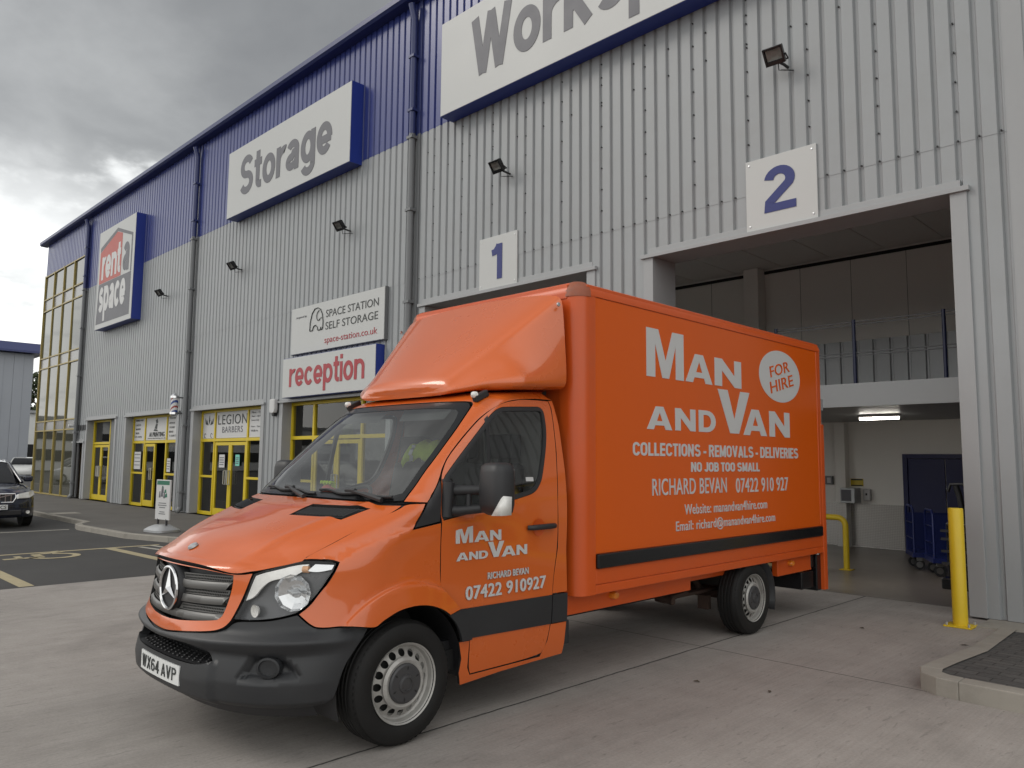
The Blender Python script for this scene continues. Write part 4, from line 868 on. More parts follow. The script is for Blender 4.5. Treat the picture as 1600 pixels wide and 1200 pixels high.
trolley(-3.20, 12.2, 28, 'blue trolley nearest the yellow bollard, partly behind it', .90)
t = thing('pallet_truck', 'black machine standing in the bay behind the yellow bollard', 'machine', (-2.85, 10.75, 0)); b = MB(); b.box(-3.10, -2.6, 10.7, 11.1, .0, .14); b.box(-3.04, -2.62, 10.75, 11.05, .14, .82); b.build('body', M['blackgloss'], t, bevel=.02); b = MB()
for z in (.3, .45, .6, .7): b.box(-3.09, -2.7, 10.72, 10.76, z, z+.03)
b.build('grille_bar', M['black'], t); b = MB(); b.tube([(-2.85, 10.9, .75), (-2.9, 10.88, 1.15), (-2.93, 10.86, 1.28)], .035, 10); b.tube([(-3.02, 10.86, 1.2), (-2.99, 10.86, 1.29), (-2.85, 10.86, 1.30), (-2.78, 10.86, 1.2)], .02, 8); b.build('handle', M['black'], t, smooth=50)
# ================================================================== PAVEMENT SIGN
t = thing('pavement_sign', 'white pavement sign with green header on a grey weighted base', 'sign', (-16.5, 6.35, 0)); sx, sy_ = -16.52, 6.35; R = Matrix.Rotation(rad(7), 3, 'Z'); T = lambda a, b, c: Vector((sx, sy_, 0))+R @ Vector((a, b, c))
b = MB(); P = []
for (hw, hd, z) in ((.36, .27, .006), (.36, .27, .05), (.29, .2, .10), (.15, .12, .15)): P.append([(hw*math.copysign(abs(math.cos(a))**.5, math.cos(a)), hd*math.copysign(abs(math.sin(a))**.5, math.sin(a)), z) for a in [2*math.pi*k/28 for k in range(28)]])
b.add([T(*p) for r_ in P for p in r_], [(i*28+k, i*28+(k+1) % 28, (i+1)*28+(k+1) % 28, (i+1)*28+k) for i in range(3) for k in range(28)]+[tuple(3*28+k for k in range(28))]); b.build('base', M['galv'], t, smooth=35)
b = MB()
for a in (-.17, .17): b.tube([T(a, 0, .12), T(a, 0, .27)], .022, 10)
b.build('spring', M['black'], t)
b = MB(); b.obox(T(0, 0, .66), (.56, .035, .82), R); b.build('frame', M['vinyl'], t, bevel=.006)
fs = lambda a, bb, d: tuple(T(a, -.018-d, bb))
b = MB(); b.prism([(-.25, .965), (.25, .965), (.25, 1.05), (-.25, 1.05)], fs, 0, .002); b.prism([(-.23, .98), (-.14, .98), (-.14, 1.03), (-.23, 1.03)], fs, .003, .004); hd = b.build('header', M['green'], t)
b = MB()
for (a, z, w, h) in ((-.16, .70, .07, .13), (-.08, .72, .09, .19), (.02, .69, .07, .12), (-.02, .80, .05, .13)): b.prism([(a, z), (a+w, z), (a+w*.8, z+h), (a+w*.3, z+h)], fs, 0, .002)
b.build('picture', M['greytxt'], t); b = MB()
for (a, z, w, h) in ((.08, .70, .10, .10), (.05, .79, .09, .09), (-.05, .9, .05, .05)): b.prism([(a, z), (a+w, z+.02), (a+w*.8, z+h), (a+w*.2, z+h*.8)], fs, 0, .002)
b.build('picture', M['green'], t)
for i, z in enumerate((.58, .535, .49, .40, .36)): b = MB(); hw = (.15, .17, .12, .1, .13)[i]; b.prism([(-hw, z), (hw, z), (hw, z+.018), (-hw, z+.018)], fs, 0, .002); b.build('print_line', M['pipe'], t)
# ================================================================== BACKGROUND
t = thing('neighbouring_unit', 'blue-grey metal building with navy eave at the left edge', 'building', (-80, 12, 0)); b = MB()
for k in range(13):
    y = 16.7-.69*(k+1); b.box(-98, -72.0-(.0 if k % 2 else .03), y+.013, y+.69, -.1, 9.8)
b.box(-98, -72.05, 8, 16.69, -.1, 9.8); b.build('wall', M['bldgrey'], t)
b = MB(); b.box(-99, -71.3, 7, 17.5, 9.85, 10.0); b.add([(-71.3, 7, 10.0), (-71.3, 17.5, 10.0), (-71.6, 17.5, 10.65), (-71.6, 7, 10.65), (-99, 7, 10.65), (-99, 17.5, 10.65), (-99, 17.5, 10.0), (-99, 7, 10.0)], [(0, 1, 2, 3), (3, 2, 5, 4), (1, 6, 5, 2)]); b.build('eave', M['trimblue'], t)
t = thing('distant_shed', 'low white shed with dark windows far behind the glazed corner', 'building', (-75, 14, 0)); b = MB(); b.box(-140, -105, 20, 44, -.1, 6.6); b.build('wall', M['carwhite'], t); b = MB(); b.box(-104.98, -104.9, 21, 43, 1.2, 2.9); b.build('window_band', M['blackgloss'], t); b = MB(); b.box(-140.5, -104.6, 19.6, 44.4, 6.6, 6.9); b.build('roof', M['trim'], t)
def car(name, label, x, y, z0, yawd, paint, L_=4.6, W_=1.84, H_=1.52, plate=None, group=None, big=True):
    # side profile lofted across the width; local +a is forward
    t = thing(name, label, 'car', (x, y, z0), group); R = Matrix.Rotation(rad(yawd), 3, 'Z'); T = lambda a, b, c: Vector((x, y, z0))+R @ Vector((a, b, c)); k = H_/1.52
    prof = [(-2.25, .28), (-2.30, .55), (-2.27, .95), (-2.05, 1.05), (-1.0, 1.04), (.75, 1.02), (1.1, .98), (1.75, .88), (2.10, .78), (2.26, .62), (2.30, .45), (2.22, .24), (1.0, .20), (-1.0, .20)]
    cs = [(-1.0, .80, .0), (-.96, .90, .0), (-.80, .97, .0), (-.5, 1, .03), (0, 1, .04), (.5, 1, .03), (.80, .97, .0), (.96, .90, .0), (1.0, .80, 0)]
    b = MB(); V = []; np_ = len(prof); tap = {1.0: .62, .96: .42, .8: .19, .5: .05}
    for (w, s, cr) in cs:
        for (a, z) in prof: V.append(T((a-(tap.get(abs(w), 0)*max(0, a-1.2)/1.1 if a > 0 else 0))*L_/4.6+(cr if a > 2 else 0), w*W_/2, (.55+(z-.55)*(s if z > .8 else 1))*k))
    F_ = [(i*np_+j, i*np_+(j+1) % np_, (i+1)*np_+(j+1) % np_, (i+1)*np_+j) for i in range(len(cs)-1) for j in range(np_)]
    F_ += [tuple(range(np_)), tuple((len(cs)-1)*np_+j for j in range(np_-1, -1, -1))]; b.add(V, F_); body = b.build('body', paint, t, smooth=42, bevel=.03)
    cab = [(-2.12, 1.02), (-1.95, 1.40), (-1.6, 1.49), (-.2, 1.52), (.25, 1.44), (1.05, .98)]; b = MB(); V = []
    for (w, s) in ((-.90, 0), (-.74, 1), (-.6, 1.02), (.6, 1.02), (.74, 1), (.90, 0)):
        for (a, z) in cab: V.append(T(a*L_/4.6, (w if s else w)*W_/2, ((1.0+(z-1.0)*s) if s < 1.01 else z+.015)*k))
    n = len(cab); F_ = [(i*n+j, i*n+j+1, (i+1)*n+j+1, (i+1)*n+j) for i in range(5) for j in range(n-1)]; b.add(V, F_, 0)
    gl_ = b.build('greenhouse', M['blackgloss'], t, smooth=35)
    b = MB(); V = []
    rp_ = [(-1.95, 1.405), (-1.6, 1.50), (-.2, 1.53), (.2, 1.46)]
    for w in (-.72, -.6, .6, .72): V += [T(a*L_/4.6, w*W_/2, (z+(.022 if abs(w) < .7 else .004))*k) for a, z in rp_]
    b.add(V, [(i*4+j, i*4+j+1, (i+1)*4+j+1, (i+1)*4+j) for i in range(3) for j in range(3)]); 
    for s in (-1, 1): b.tube([T(1.08, s*.86*W_/2, 1.0*k), T(.25, s*.735*W_/2, 1.455*k), T(-.3, s*.73*W_/2, 1.51*k), T(-1.9, s*.73*W_/2, 1.42*k), T(-2.14, s*.8*W_/2, 1.03*k)], .035, 8)
    b.build('roof', paint, t, smooth=50)
    for a in (1.42, -1.42):
        for s in (-1, 1):
            c = T(a*L_/4.6, s*(W_/2-.09), .32); ax = R @ Vector((0, s, 0)); w = MB(); w.tube([c-ax*.10, c+ax*.085, c+ax*.10], [.32, .32, .28], 26); wo = w.build('wheel', M['tyre'], t, smooth=40)
            w = MB(); w.tube([c+ax*.09, c+ax*.106], .2, 20); w.build('rim', M['rim'], wo)
    if not big: return t
    for s in (-1, 1):
        h = MB(); h.add([T(2.20, s*.47, .66), T(2.08, s*.72, .67), T(1.86, s*.86, .73), T(1.80, s*.84, .83), T(2.02, s*.70, .80), T(2.17, s*.47, .76)], [(0, 1, 2, 3, 4, 5)] if s > 0 else [(5, 4, 3, 2, 1, 0)])
        for i in range(len(h.v)): pass
        ho = h.build('headlight', M['clear'], t); so = ho.modifiers.new('solid', 'SOLIDIFY'); so.thickness = .07; so.offset = 0
        m_ = MB(); m_.obox(T(.72, s*1.0, 1.08), (.12, .2, .14), R); m_.build('mirror', paint, t, bevel=.035)
        f_ = MB(); f_.lathe([(0, 0), (.04, .0), (.04, .02)], T(2.17, s*.70, .36), 'X', 12); f_.build('fog_light', M['clear'], t)
    gr = MB(); gr.obox(T(2.24, 0, .68), (.06, .78, .20), R); go = gr.build('grille', M['black'], t, bevel=.02)
    gb = MB()
    for kk in range(7): gb.obox(T(2.275, -.33+.11*kk, .68), (.014, .016, .18), R)
    gb.obox(T(2.277, 0, .68), (.012, .85, .022), R @ Matrix.Rotation(rad(14), 3, 'X')); gb.build('grille_bar', M['steel'], go)
    gs = MB(); pth = [(-.40, .78), (.40, .78), (.43, .70), (.37, .59), (-.37, .59), (-.43, .70), (-.40, .78)]; gs.tube([T(2.275, a, c) for a, c in pth], .016, 8); gs.build('grille_surround', M['chrome'], go, smooth=50)
    li = MB(); li.obox(T(2.25, 0, .36), (.10, 1.1, .12), R); li.build('lower_grille', M['black'], t, bevel=.02)
    if plate:
        p_ = MB(); p_.obox(T(2.355, 0, .49), (.02, .52, .11), R); po = p_.build('number_plate', M['plate'], t)
        text('plate_text', plate, (-.235, .235, .453, .527), lambda a, c, d: tuple(T(2.366+d, a, c)), M['darktxt'], po, bold=.02, base=.001, thick=.002)
    return t
car('parked_car', 'dark navy estate car parked nose out at the left edge of the car park', -22.65, 4.14, -.1, 0, M['carpaint'], plate='MV07 YCS')
car('parked_car', 'white car far off between the navy-eaved building and the glazed corner', -68, 15.6, -.1, -20, M['carwhite'], big=False, H_=1.5)
t = thing('distant_shed', 'pale low industrial shed mirrored in the lower panes of the glazed corner', 'building', (-105, -18, 0)); b = MB(); b.box(-120, -95, -45, -1, -.1, 5.4); b.build('wall', M['carwhite'], t); b = MB(); b.box(-94.98, -94.9, -44, -2, 1.0, 2.2); b.box(-94.98, -94.9, -44, -2, 3.3, 4.1); b.build('window_band', M['blackgloss'], t); b = MB(); b.box(-120.5, -94.6, -45.5, -.5, 5.4, 5.8); b.build('roof', M['trim'], t)
car('parked_car', 'white car mirrored in the lower panes of the glazed corner', -52, 2.6, -.1, 80, M['carwhite'], big=False, H_=1.6)
# trees far beyond
def tree(x, y, h, w, seed, label):
    rnd_ = random.Random(seed); t = thing('tree', label, 'tree', (x, y, -.1), 'dark trees beyond the white shed'); b = MB(); b.tube([(x, y, -.1), (x+.2, y, h*.3), (x, y+.2, h*.6)], [.35, .25, .1], 8)
    for k in range(5): a = rnd_.random()*6.3; b.tube([(x, y, h*(.25+.08*k)), (x+math.cos(a)*w*.35, y+math.sin(a)*w*.35, h*(.5+.08*k))], [.14, .05], 6)
    b.build('trunk', M['bark'], t); c = MB()
    for k in range(24):
        a = rnd_.random()*6.3; rr = w*.5*rnd_.random()**.5; zc = h*(.35+.6*rnd_.random()); rr *= math.sin(min(1, (1.05-zc/h)*2.2)*1.57); cx, cy = x+rr*math.cos(a), y+rr*math.sin(a); cr = w*(.10+.08*rnd_.random())
        for j in range(70):
            d = Vector((rnd_.gauss(0, 1), rnd_.gauss(0, 1), rnd_.gauss(0, .8))).normalized()*cr*(.6+.4*rnd_.random()); p = Vector((cx, cy, zc))+d; u_ = Vector((rnd_.gauss(0, 1), rnd_.gauss(0, 1), rnd_.gauss(0, 1))).normalized(); v_ = u_.orthogonal().normalized(); s_ = .32*(.6+rnd_.random()*.8)
            c.add([p-u_*s_, p+v_*s_*.6, p+u_*s_, p-v_*s_*.6], [(0, 1, 2, 3)])
    c.build('crown', M['tree'], t, fixn=False)
tree(-150, 30, 15, 11, 1, 'leftmost dark tree, half hidden by the navy-eaved building'); tree(-148, 36, 15.5, 11, 2, 'dark tree right above the white shed'); tree(-146, 41, 14, 11, 3, 'dark tree closest to the glazed corner, mostly behind it')
# ================================================================== VAN
# cab body surface: at each height z the plan contour is a superellipse nose + straight side
BT=[ # z, f0(u at centre), L, n, W
(0.18,0.22,0.52,2.7,0.905),(0.24,0.175,0.55,2.7,0.925),(0.32,0.14,0.58,2.7,0.940),(0.44,0.125,0.60,2.6,0.952),
(0.56,0.12,0.64,2.4,0.960),(0.70,0.135,0.70,2.15,0.962),(0.84,0.142,0.74,2.0,0.962),(0.95,0.150,0.76,2.0,0.962),
(0.985,0.185,0.74,2.0,0.962),(1.03,0.262,0.70,2.0,0.962),(1.10,0.385,0.62,2.0,0.961),(1.219,0.678,0.46,2.0,0.955),
(1.263,0.795,0.42,2.05,0.951),(1.30,0.930,0.34,2.5,0.947),(1.34,1.010,0.28,3.4,0.942),(1.50,1.190,0.26,4.0,0.915),(1.70,1.405,0.26,4.0,0.880),
(1.90,1.640,0.26,4.0,0.838),(1.95,1.715,0.26,3.8,0.824),(1.99,1.83,0.26,3.5,0.80),(2.02,2.0,0.30,3.0,0.76),(2.05,2.35,0.30,2.5,0.66)]
_Z=[r[0] for r in BT]
def _slopes(k):
    n=len(BT);h=[_Z[i+1]-_Z[i] for i in range(n-1)];d=[(BT[i+1][k]-BT[i][k])/h[i] for i in range(n-1)]
    m=[d[0]]+[0]*(n-2)+[d[-1]]
    for i in range(1,n-1):
        if d[i-1]*d[i]>0:
            w1=2*h[i]+h[i-1];w2=h[i]+2*h[i-1];m[i]=(w1+w2)/(w1/d[i-1]+w2/d[i])
    return m
_M=[None]+[_slopes(k) for k in range(1,5)]
def bodyprof(z):
    z=min(max(z,_Z[0]),_Z[-1]);i=min(max(bisect.bisect_right(_Z,z)-1,0),len(_Z)-2)
    h=_Z[i+1]-_Z[i];t=(z-_Z[i])/h;o=[]
    for k in range(1,5):
        a,b=BT[i][k],BT[i+1][k];m=_M[k]
        o.append((2*t**3-3*t*t+1)*a+(t**3-2*t*t+t)*h*m[i]+(-2*t**3+3*t*t)*b+(t**3-t*t)*h*m[i+1])
    return o
def U(v,z):
    f,L,n,W=bodyprof(z);r=min(abs(v)/W,1.0)
    return f+L*(1-math.sqrt(max(0,1-r**n)))
def V(u,z):
    f,L,n,W=bodyprof(z)
    if u>=f+L: return W
    q=max(0,min(1,(L-(u-f))/L));return W*(1-q*q)**(1/n)
_cache={}
def contour(z):
    k=round(z,4)
    if k not in _cache:
        f,L,n,W=bodyprof(z);P=[(0,f,0)];s=0;N=72
        for i in range(1,N+1):
            a=i/N*math.pi/2
            # mix param: dense at both ends
            r=(1-(1-i/N)**2.2);u=f+L*(1-math.sqrt(max(0,1-r**n)));v=W*r
            s+=math.hypot(u-P[-1][1],v-P[-1][2]);P.append((s,u,v))
        _cache[k]=(P,[p[0] for p in P])
    return _cache[k]
def pt(s,z):
    sg=1 if s>=0 else -1;s=abs(s);P,S=contour(z)
    if s>=S[-1]: return (P[-1][1]+s-S[-1],sg*P[-1][2],z)
    i=bisect.bisect_right(S,s)-1;t=(s-S[i])/(S[i+1]-S[i]);a,b=P[i],P[i+1]
    return (a[1]+(b[1]-a[1])*t,sg*(a[2]+(b[2]-a[2])*t),z)
def sz(u,v,z):
    P,S=contour(z);sg=1 if v>=0 else -1;v=abs(v)
    if v>=P[-1][2]-1e-4 or u>=P[-1][1]: return sg*(S[-1]+max(0,u-P[-1][1]))
    lo=0
    Vs=[p[2] for p in P];i=min(bisect.bisect_right(Vs,v)-1,len(P)-2);t=(v-Vs[i])/(Vs[i+1]-Vs[i]);return sg*(S[i]+(S[i+1]-S[i])*t)
XC, Y0 = -4.43, 1.62
def vw(u, v, z): return (XC+v, Y0+u, z)
van = thing('box_van', 'orange box van with white lettering, parked in front of the loading bays', 'van', (XC, Y0+3, 0))
CEN = Vector(vw(1.9, 0, .9))
def panel(name, poly, param, mat, parent=None, holes=(), step=.045, sy=1.0, inset=.003, skirt=.02, offs=0.0, disp=None, sgn=1, smooth_it=2, lines=(), label=None):
    """curved body panel: outline in (u,z) side coordinates or (s,z) girth coordinates laid on the cab surface"""
    parent = parent or van
    if smooth_it: poly = rnd(poly, smooth_it); holes = [rnd(h, smooth_it) for h in holes]
    if inset: poly = offset(poly, inset); holes = [offset(h, -inset) for h in holes]
    if param == 'uz': fn = lambda a, b: (a, sgn*V(a, b), b)
    else: fn = lambda a, b: (lambda p: (p[0], sgn*p[1], p[2]))(pt(a, b))
    v, f = cdt(poly, holes, step, sy, lines)
    EPS = 4e-3
    def raw_n(a, b):
        p, q = Vector(fn(a+EPS, b))-Vector(fn(a-EPS, b)), Vector(fn(a, b+EPS))-Vector(fn(a, b-EPS)); n = p.cross(q); n = n.normalized() if n.length > 1e-12 else Vector((0, 0, 1)); c = Vector(fn(a, b))
        return n if n.dot(c-Vector((1.9, 0, .9))) > 0 else -n
    def G(a, b):
        p = Vector(fn(a, b)); d = offs+(disp(p.x, abs(p.y), p.z) if disp else 0)
        return p+raw_n(a, b)*d if d else p
    E2 = 3e-3; pos = []; nor = []
    for a, b in v:
        p = G(a, b); pos.append(p)
        if disp:
            n = (G(a+E2, b)-G(a-E2, b)).cross(G(a, b+E2)-G(a, b-E2)); n = n.normalized() if n.length > 1e-12 else raw_n(a, b); r_ = raw_n(a, b); nor.append(n if n.dot(r_) > 0 else -n)
        else: nor.append(raw_n(a, b))
    sw = lambda p: vw(p.x, p.y, p.z)      # (u,v,z) -> world swaps the first two axes
    wn = [Vector((n.y, n.x, n.z)) for n in nor]; wp = [Vector(sw(p)) for p in pos]
    F_ = []
    for t in f:
        fnv = (wp[t[1]]-wp[t[0]]).cross(wp[t[2]]-wp[t[0]])
        if fnv.length < 1e-12: continue
        F_.append(t if fnv.dot(wn[t[0]]+wn[t[1]]+wn[t[2]]) > 0 else t[::-1])
    nrm = [wn[i] for t in F_ for i in t]; nsm = len(F_); VV = list(wp)
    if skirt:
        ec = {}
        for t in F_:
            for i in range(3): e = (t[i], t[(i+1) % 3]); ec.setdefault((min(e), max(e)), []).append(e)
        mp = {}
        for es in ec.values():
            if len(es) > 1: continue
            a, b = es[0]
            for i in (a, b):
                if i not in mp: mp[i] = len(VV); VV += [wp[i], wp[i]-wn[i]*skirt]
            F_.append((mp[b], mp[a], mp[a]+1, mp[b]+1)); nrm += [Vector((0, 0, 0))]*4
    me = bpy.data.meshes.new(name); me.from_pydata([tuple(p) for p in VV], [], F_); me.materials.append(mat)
    if mat is M['orange']: me.materials.append(M['darkgap']); me.polygons.foreach_set('material_index', [0 if i < nsm else 1 for i in range(len(F_))])  # orange panel edges coloured near black, painting in the shade of the shut lines
    me.polygons.foreach_set('use_smooth', [i < nsm for i in range(len(F_))]); me.update(); me.normals_split_custom_set([tuple(n) for n in nrm])
    o = bpy.data.objects.new(name, me); link(o, parent)
    if label: o['label'] = label
    return o
def both(name, *a, **k): return [panel(name, *a, sgn=s, **k) for s in (1, -1)]
def sym(P): return P+[(-a, b) for a, b in P[::-1] if abs(a) > 1e-6]
def gauss(d, w): return math.exp(-(d/w)**2)
def seg_d(p, a, b):
    t = max(0, min(1, ((p[0]-a[0])*(b[0]-a[0])+(p[1]-a[1])*(b[1]-a[1]))/((b[0]-a[0])**2+(b[1]-a[1])**2))); return math.hypot(p[0]-a[0]-t*(b[0]-a[0]), p[1]-a[1]-t*(b[1]-a[1]))
AC = (1.065, .33)
def door_disp(u, v, z):
    zl = 1.003+.163*min(1, max(0, (u-.661)/.45))**.85 if u < 1.11 else 1.166+.046*(u-1.11)/.36; d = 0
    if z < 1.26: dz = zl-z; d = .012*(gauss(dz, .10) if dz > 0 else gauss(dz, .012))*min(1, max(0, (2.0-u)/.4))
    return d
def side_disp(u, v, z):
    r = math.hypot(u-AC[0], z-AC[1]); d = 0
    if z > .45: t = min(1, max(0, (.537-r)/.014)); d += (.034+.012*min(1, max(0, (.53-r)/.12)))*t*t*(3-2*t)
    zl = 1.003+.163*min(1, max(0, (u-.661)/.45))**.85 if u < 1.11 else 1.166+.046*(u-1.11)/.36
    if u > .6 and z < 1.26: dz = zl-z; d += .012*(gauss(dz, .10) if dz > 0 else gauss(dz, .012))*min(1, max(0, (2.0-u)/.4))
    return d
# ---- front fenders
hood_edge_uz = [(.515, 1.013), (.544, 1.034), (.684, 1.105), (.85, 1.185), (.954, 1.229), (1.045, 1.262), (1.103, 1.290)]
fender = hood_edge_uz+[(1.199, 1.291), (1.082, 1.151), (1.285, 1.179), (1.290, 1.056), (1.292, .81), (1.351, .755), (1.427, .677), (1.335, .655), (1.285, .69), (1.222, .715), (1.165, .73), (1.09, .737), (1.02, .733), (.96, .722), (.903, .70), (.86, .682), (.823, .657), (.74, .668), (.669, .678), (.549, .674), (.511, .696), (.47, .747), (.52, .79), (.558, .847), (.60, .90), (.631, .956), (.655, .995), (.62, 1.008), (.57, 1.013)]
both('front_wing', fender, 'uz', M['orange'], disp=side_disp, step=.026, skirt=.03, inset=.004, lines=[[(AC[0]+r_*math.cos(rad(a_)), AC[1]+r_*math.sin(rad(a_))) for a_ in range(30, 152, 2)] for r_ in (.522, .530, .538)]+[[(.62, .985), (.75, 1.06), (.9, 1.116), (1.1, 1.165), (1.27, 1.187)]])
both('wing_trim', [(1.335, .655), (1.427, .675), (1.485, .607), (1.53, .487), (1.445, .487), (1.432, .532), (1.393, .601)], 'uz', M['bumper'], offs=.030, step=.05)
# ---- bonnet
hood = [(0, .962), (.18, .961), (.321, .955), (.45, .944), (.549, .931), (.641, .949), (.745, .980), (.838, 1.011), (.833, 1.032), (.886, 1.105), (.907, 1.229), (.918, 1.262), (.905, 1.288), (.75, 1.295), (.57, 1.298), (.3, 1.301), (0, 1.303)]
vent = [(.312, 1.219), (.314, 1.264), (.728, 1.266), (.690, 1.219)]
def hood_disp(u, v, z):
    d = 0; t = (u-.25)/.85
    if 0 < t < 1.05: vr = .50+.22*t; d += (-.016/(1+math.exp(-(v-vr)/.012))+.006*gauss(v-vr+.02, .03))*min(1, t*4)*min(1, max(0, (1.05-t)*6))
    q = (u-.135-(.12*(v/.52)**2))/.06
    if v < .62 and q < 1: d += .016*max(0, 1-q)**.8*min(1, max(0, (.62-v)/.06))
    return d
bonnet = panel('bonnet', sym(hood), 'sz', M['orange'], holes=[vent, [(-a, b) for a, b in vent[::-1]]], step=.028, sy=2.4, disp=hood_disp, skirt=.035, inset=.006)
vent_in = offset(vent, .003)
for s in (1, -1):
    vp = panel('bonnet_vent', [(s*a, b) for a, b in vent], 'sz', M['black'], bonnet, step=.05, sy=3, offs=-.012, skirt=.02, smooth_it=0, inset=.001)
    mb = MB()
    for k in range(15):
        a = .324+.352*k/14; p0 = pt(a, 1.224); p1 = pt(a*1.03+.004, 1.2605); mb.tube([vw(p0[0], s*p0[1], p0[2]-.006), vw(p1[0], s*p1[1], p1[2]-.006)], .0045, 5)
    mb.build('vent_slat', M['blackgloss'], vp)
mb = MB(); p = pt(0, 1.03); mb.lathe([(0, .012), (.026, .010), (.030, 0)], (0, 0, 0), 'Z', 20); R = Matrix.Rotation(rad(30), 3, 'X'); mb.v = [tuple(Vector(vw(*p))+R @ Vector(q)+Vector((0, 0, .006))) for q in mb.v]; mb.build('bonnet_badge', M['galv'], bonnet, smooth=50)
# ---- grille
gopen = [(0, .950), (.321, .945), (.528, .926), (.533, .885), (.520, .808), (.503, .738), (.485, .712), (.45, .698), (0, .655)]
gout = [(0, .961), (.321, .955), (.549, .931), (.645, .946), (.625, .88), (.603, .813), (.565, .714), (.545, .685), (.515, .660), (.448, .641), (.22, .617), (0, .594)]
gopen_s = sym(gopen)
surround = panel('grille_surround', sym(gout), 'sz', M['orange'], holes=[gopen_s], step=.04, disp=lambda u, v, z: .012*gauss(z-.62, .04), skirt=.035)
gback = panel('grille', gopen_s, 'sz', M['black'], offs=-.055, step=.06, skirt=0, inset=-.004)
for k, zt in enumerate((.925, .850, .765)):
    ext = .520-.012*k; dv = .012
    # perforated strip, then the smooth bar under it
    strip_ = [(0, zt-dv), (ext, zt), (ext-.01, zt-.034), (.30, zt-.040), (0, zt-.036-dv)]
    pp = panel('grille_mesh', sym(strip_), 'sz', M['grille'], gback, offs=-.022, step=.06, skirt=.01, inset=.001, smooth_it=0)
    bar = [(0, zt-.034-dv), (.28, zt-.042), (ext-.012, zt-.036), (ext, zt-.03), (ext-.03, zt-.074), (.30, zt-.082), (0, zt-.078-dv)]
    panel('grille_slat', sym(bar), 'sz', M['grille'], gback, offs=.002, step=.03, skirt=.045, inset=0, smooth_it=1, disp=lambda u, v, z, zt=zt: -.018*max(0, (z-zt+.058)/.02)-.012*max(0, (zt-.066-z)/.02))
    mb = MB(); n_ = 30
    for row in (0, 1):
        for i in range(n_):
            for sg in (1, -1):
                a_ = .135+.0122*i+.006*row; z_ = zt-.011-.014*row-dv*max(0, 1-a_/.3)
                if a_ > ext-.025: continue
                p = pt(a_, z_); q = pt(a_+.0075, z_); e_ = .0205
                mb.add([vw(p[0]+e_, sg*p[1], p[2]), vw(q[0]+e_, sg*q[1], q[2]), vw(q[0]+e_, sg*(q[1]-.003), q[2]-.009), vw(p[0]+e_, sg*(p[1]-.003), p[2]-.009)], [(0, 1, 2, 3)])
    tag(mb.build('perforation', M['darkgap'], pp, fixn=False), kind='stuff')
# three pointed star in a ring on a dark round boss
SC = vw(.142, .018, .822); mb = MB(); mb.lathe([(.128, .07), (.130, .02), (.12, -.002), (0, -.006)], SC, 'Y', 40); mb.build('badge_boss', M['black'], gback, smooth=45)
mb = MB(); ring = [(SC[0]+.113*math.cos(a), SC[1]-.012, SC[2]+.113*math.sin(a)) for a in [2*math.pi*k/48 for k in range(49)]]; mb.tube(ring, .0095, 8, caps=False)
for k in range(3):
    a = rad(90+120*k); d = Vector((math.cos(a), 0, math.sin(a))); q = Vector((-math.sin(a), 0, math.cos(a))); c = Vector(SC); tip = c+d*.108+Vector((0, -.012, 0)); top = c+Vector((0, -.030, 0)); w0 = c+d*.016
    e1 = rad(60); b1 = c+Vector((math.cos(a+e1), 0, math.sin(a+e1)))*.021+Vector((0, -.010, 0)); b2 = c+Vector((math.cos(a-e1), 0, math.sin(a-e1)))*.021+Vector((0, -.010, 0))
    mb.add([tip, b1, top, b2], [(0, 1, 2), (0, 2, 3)])
mb.build('star_badge', M['chrome'], gback, smooth=25)
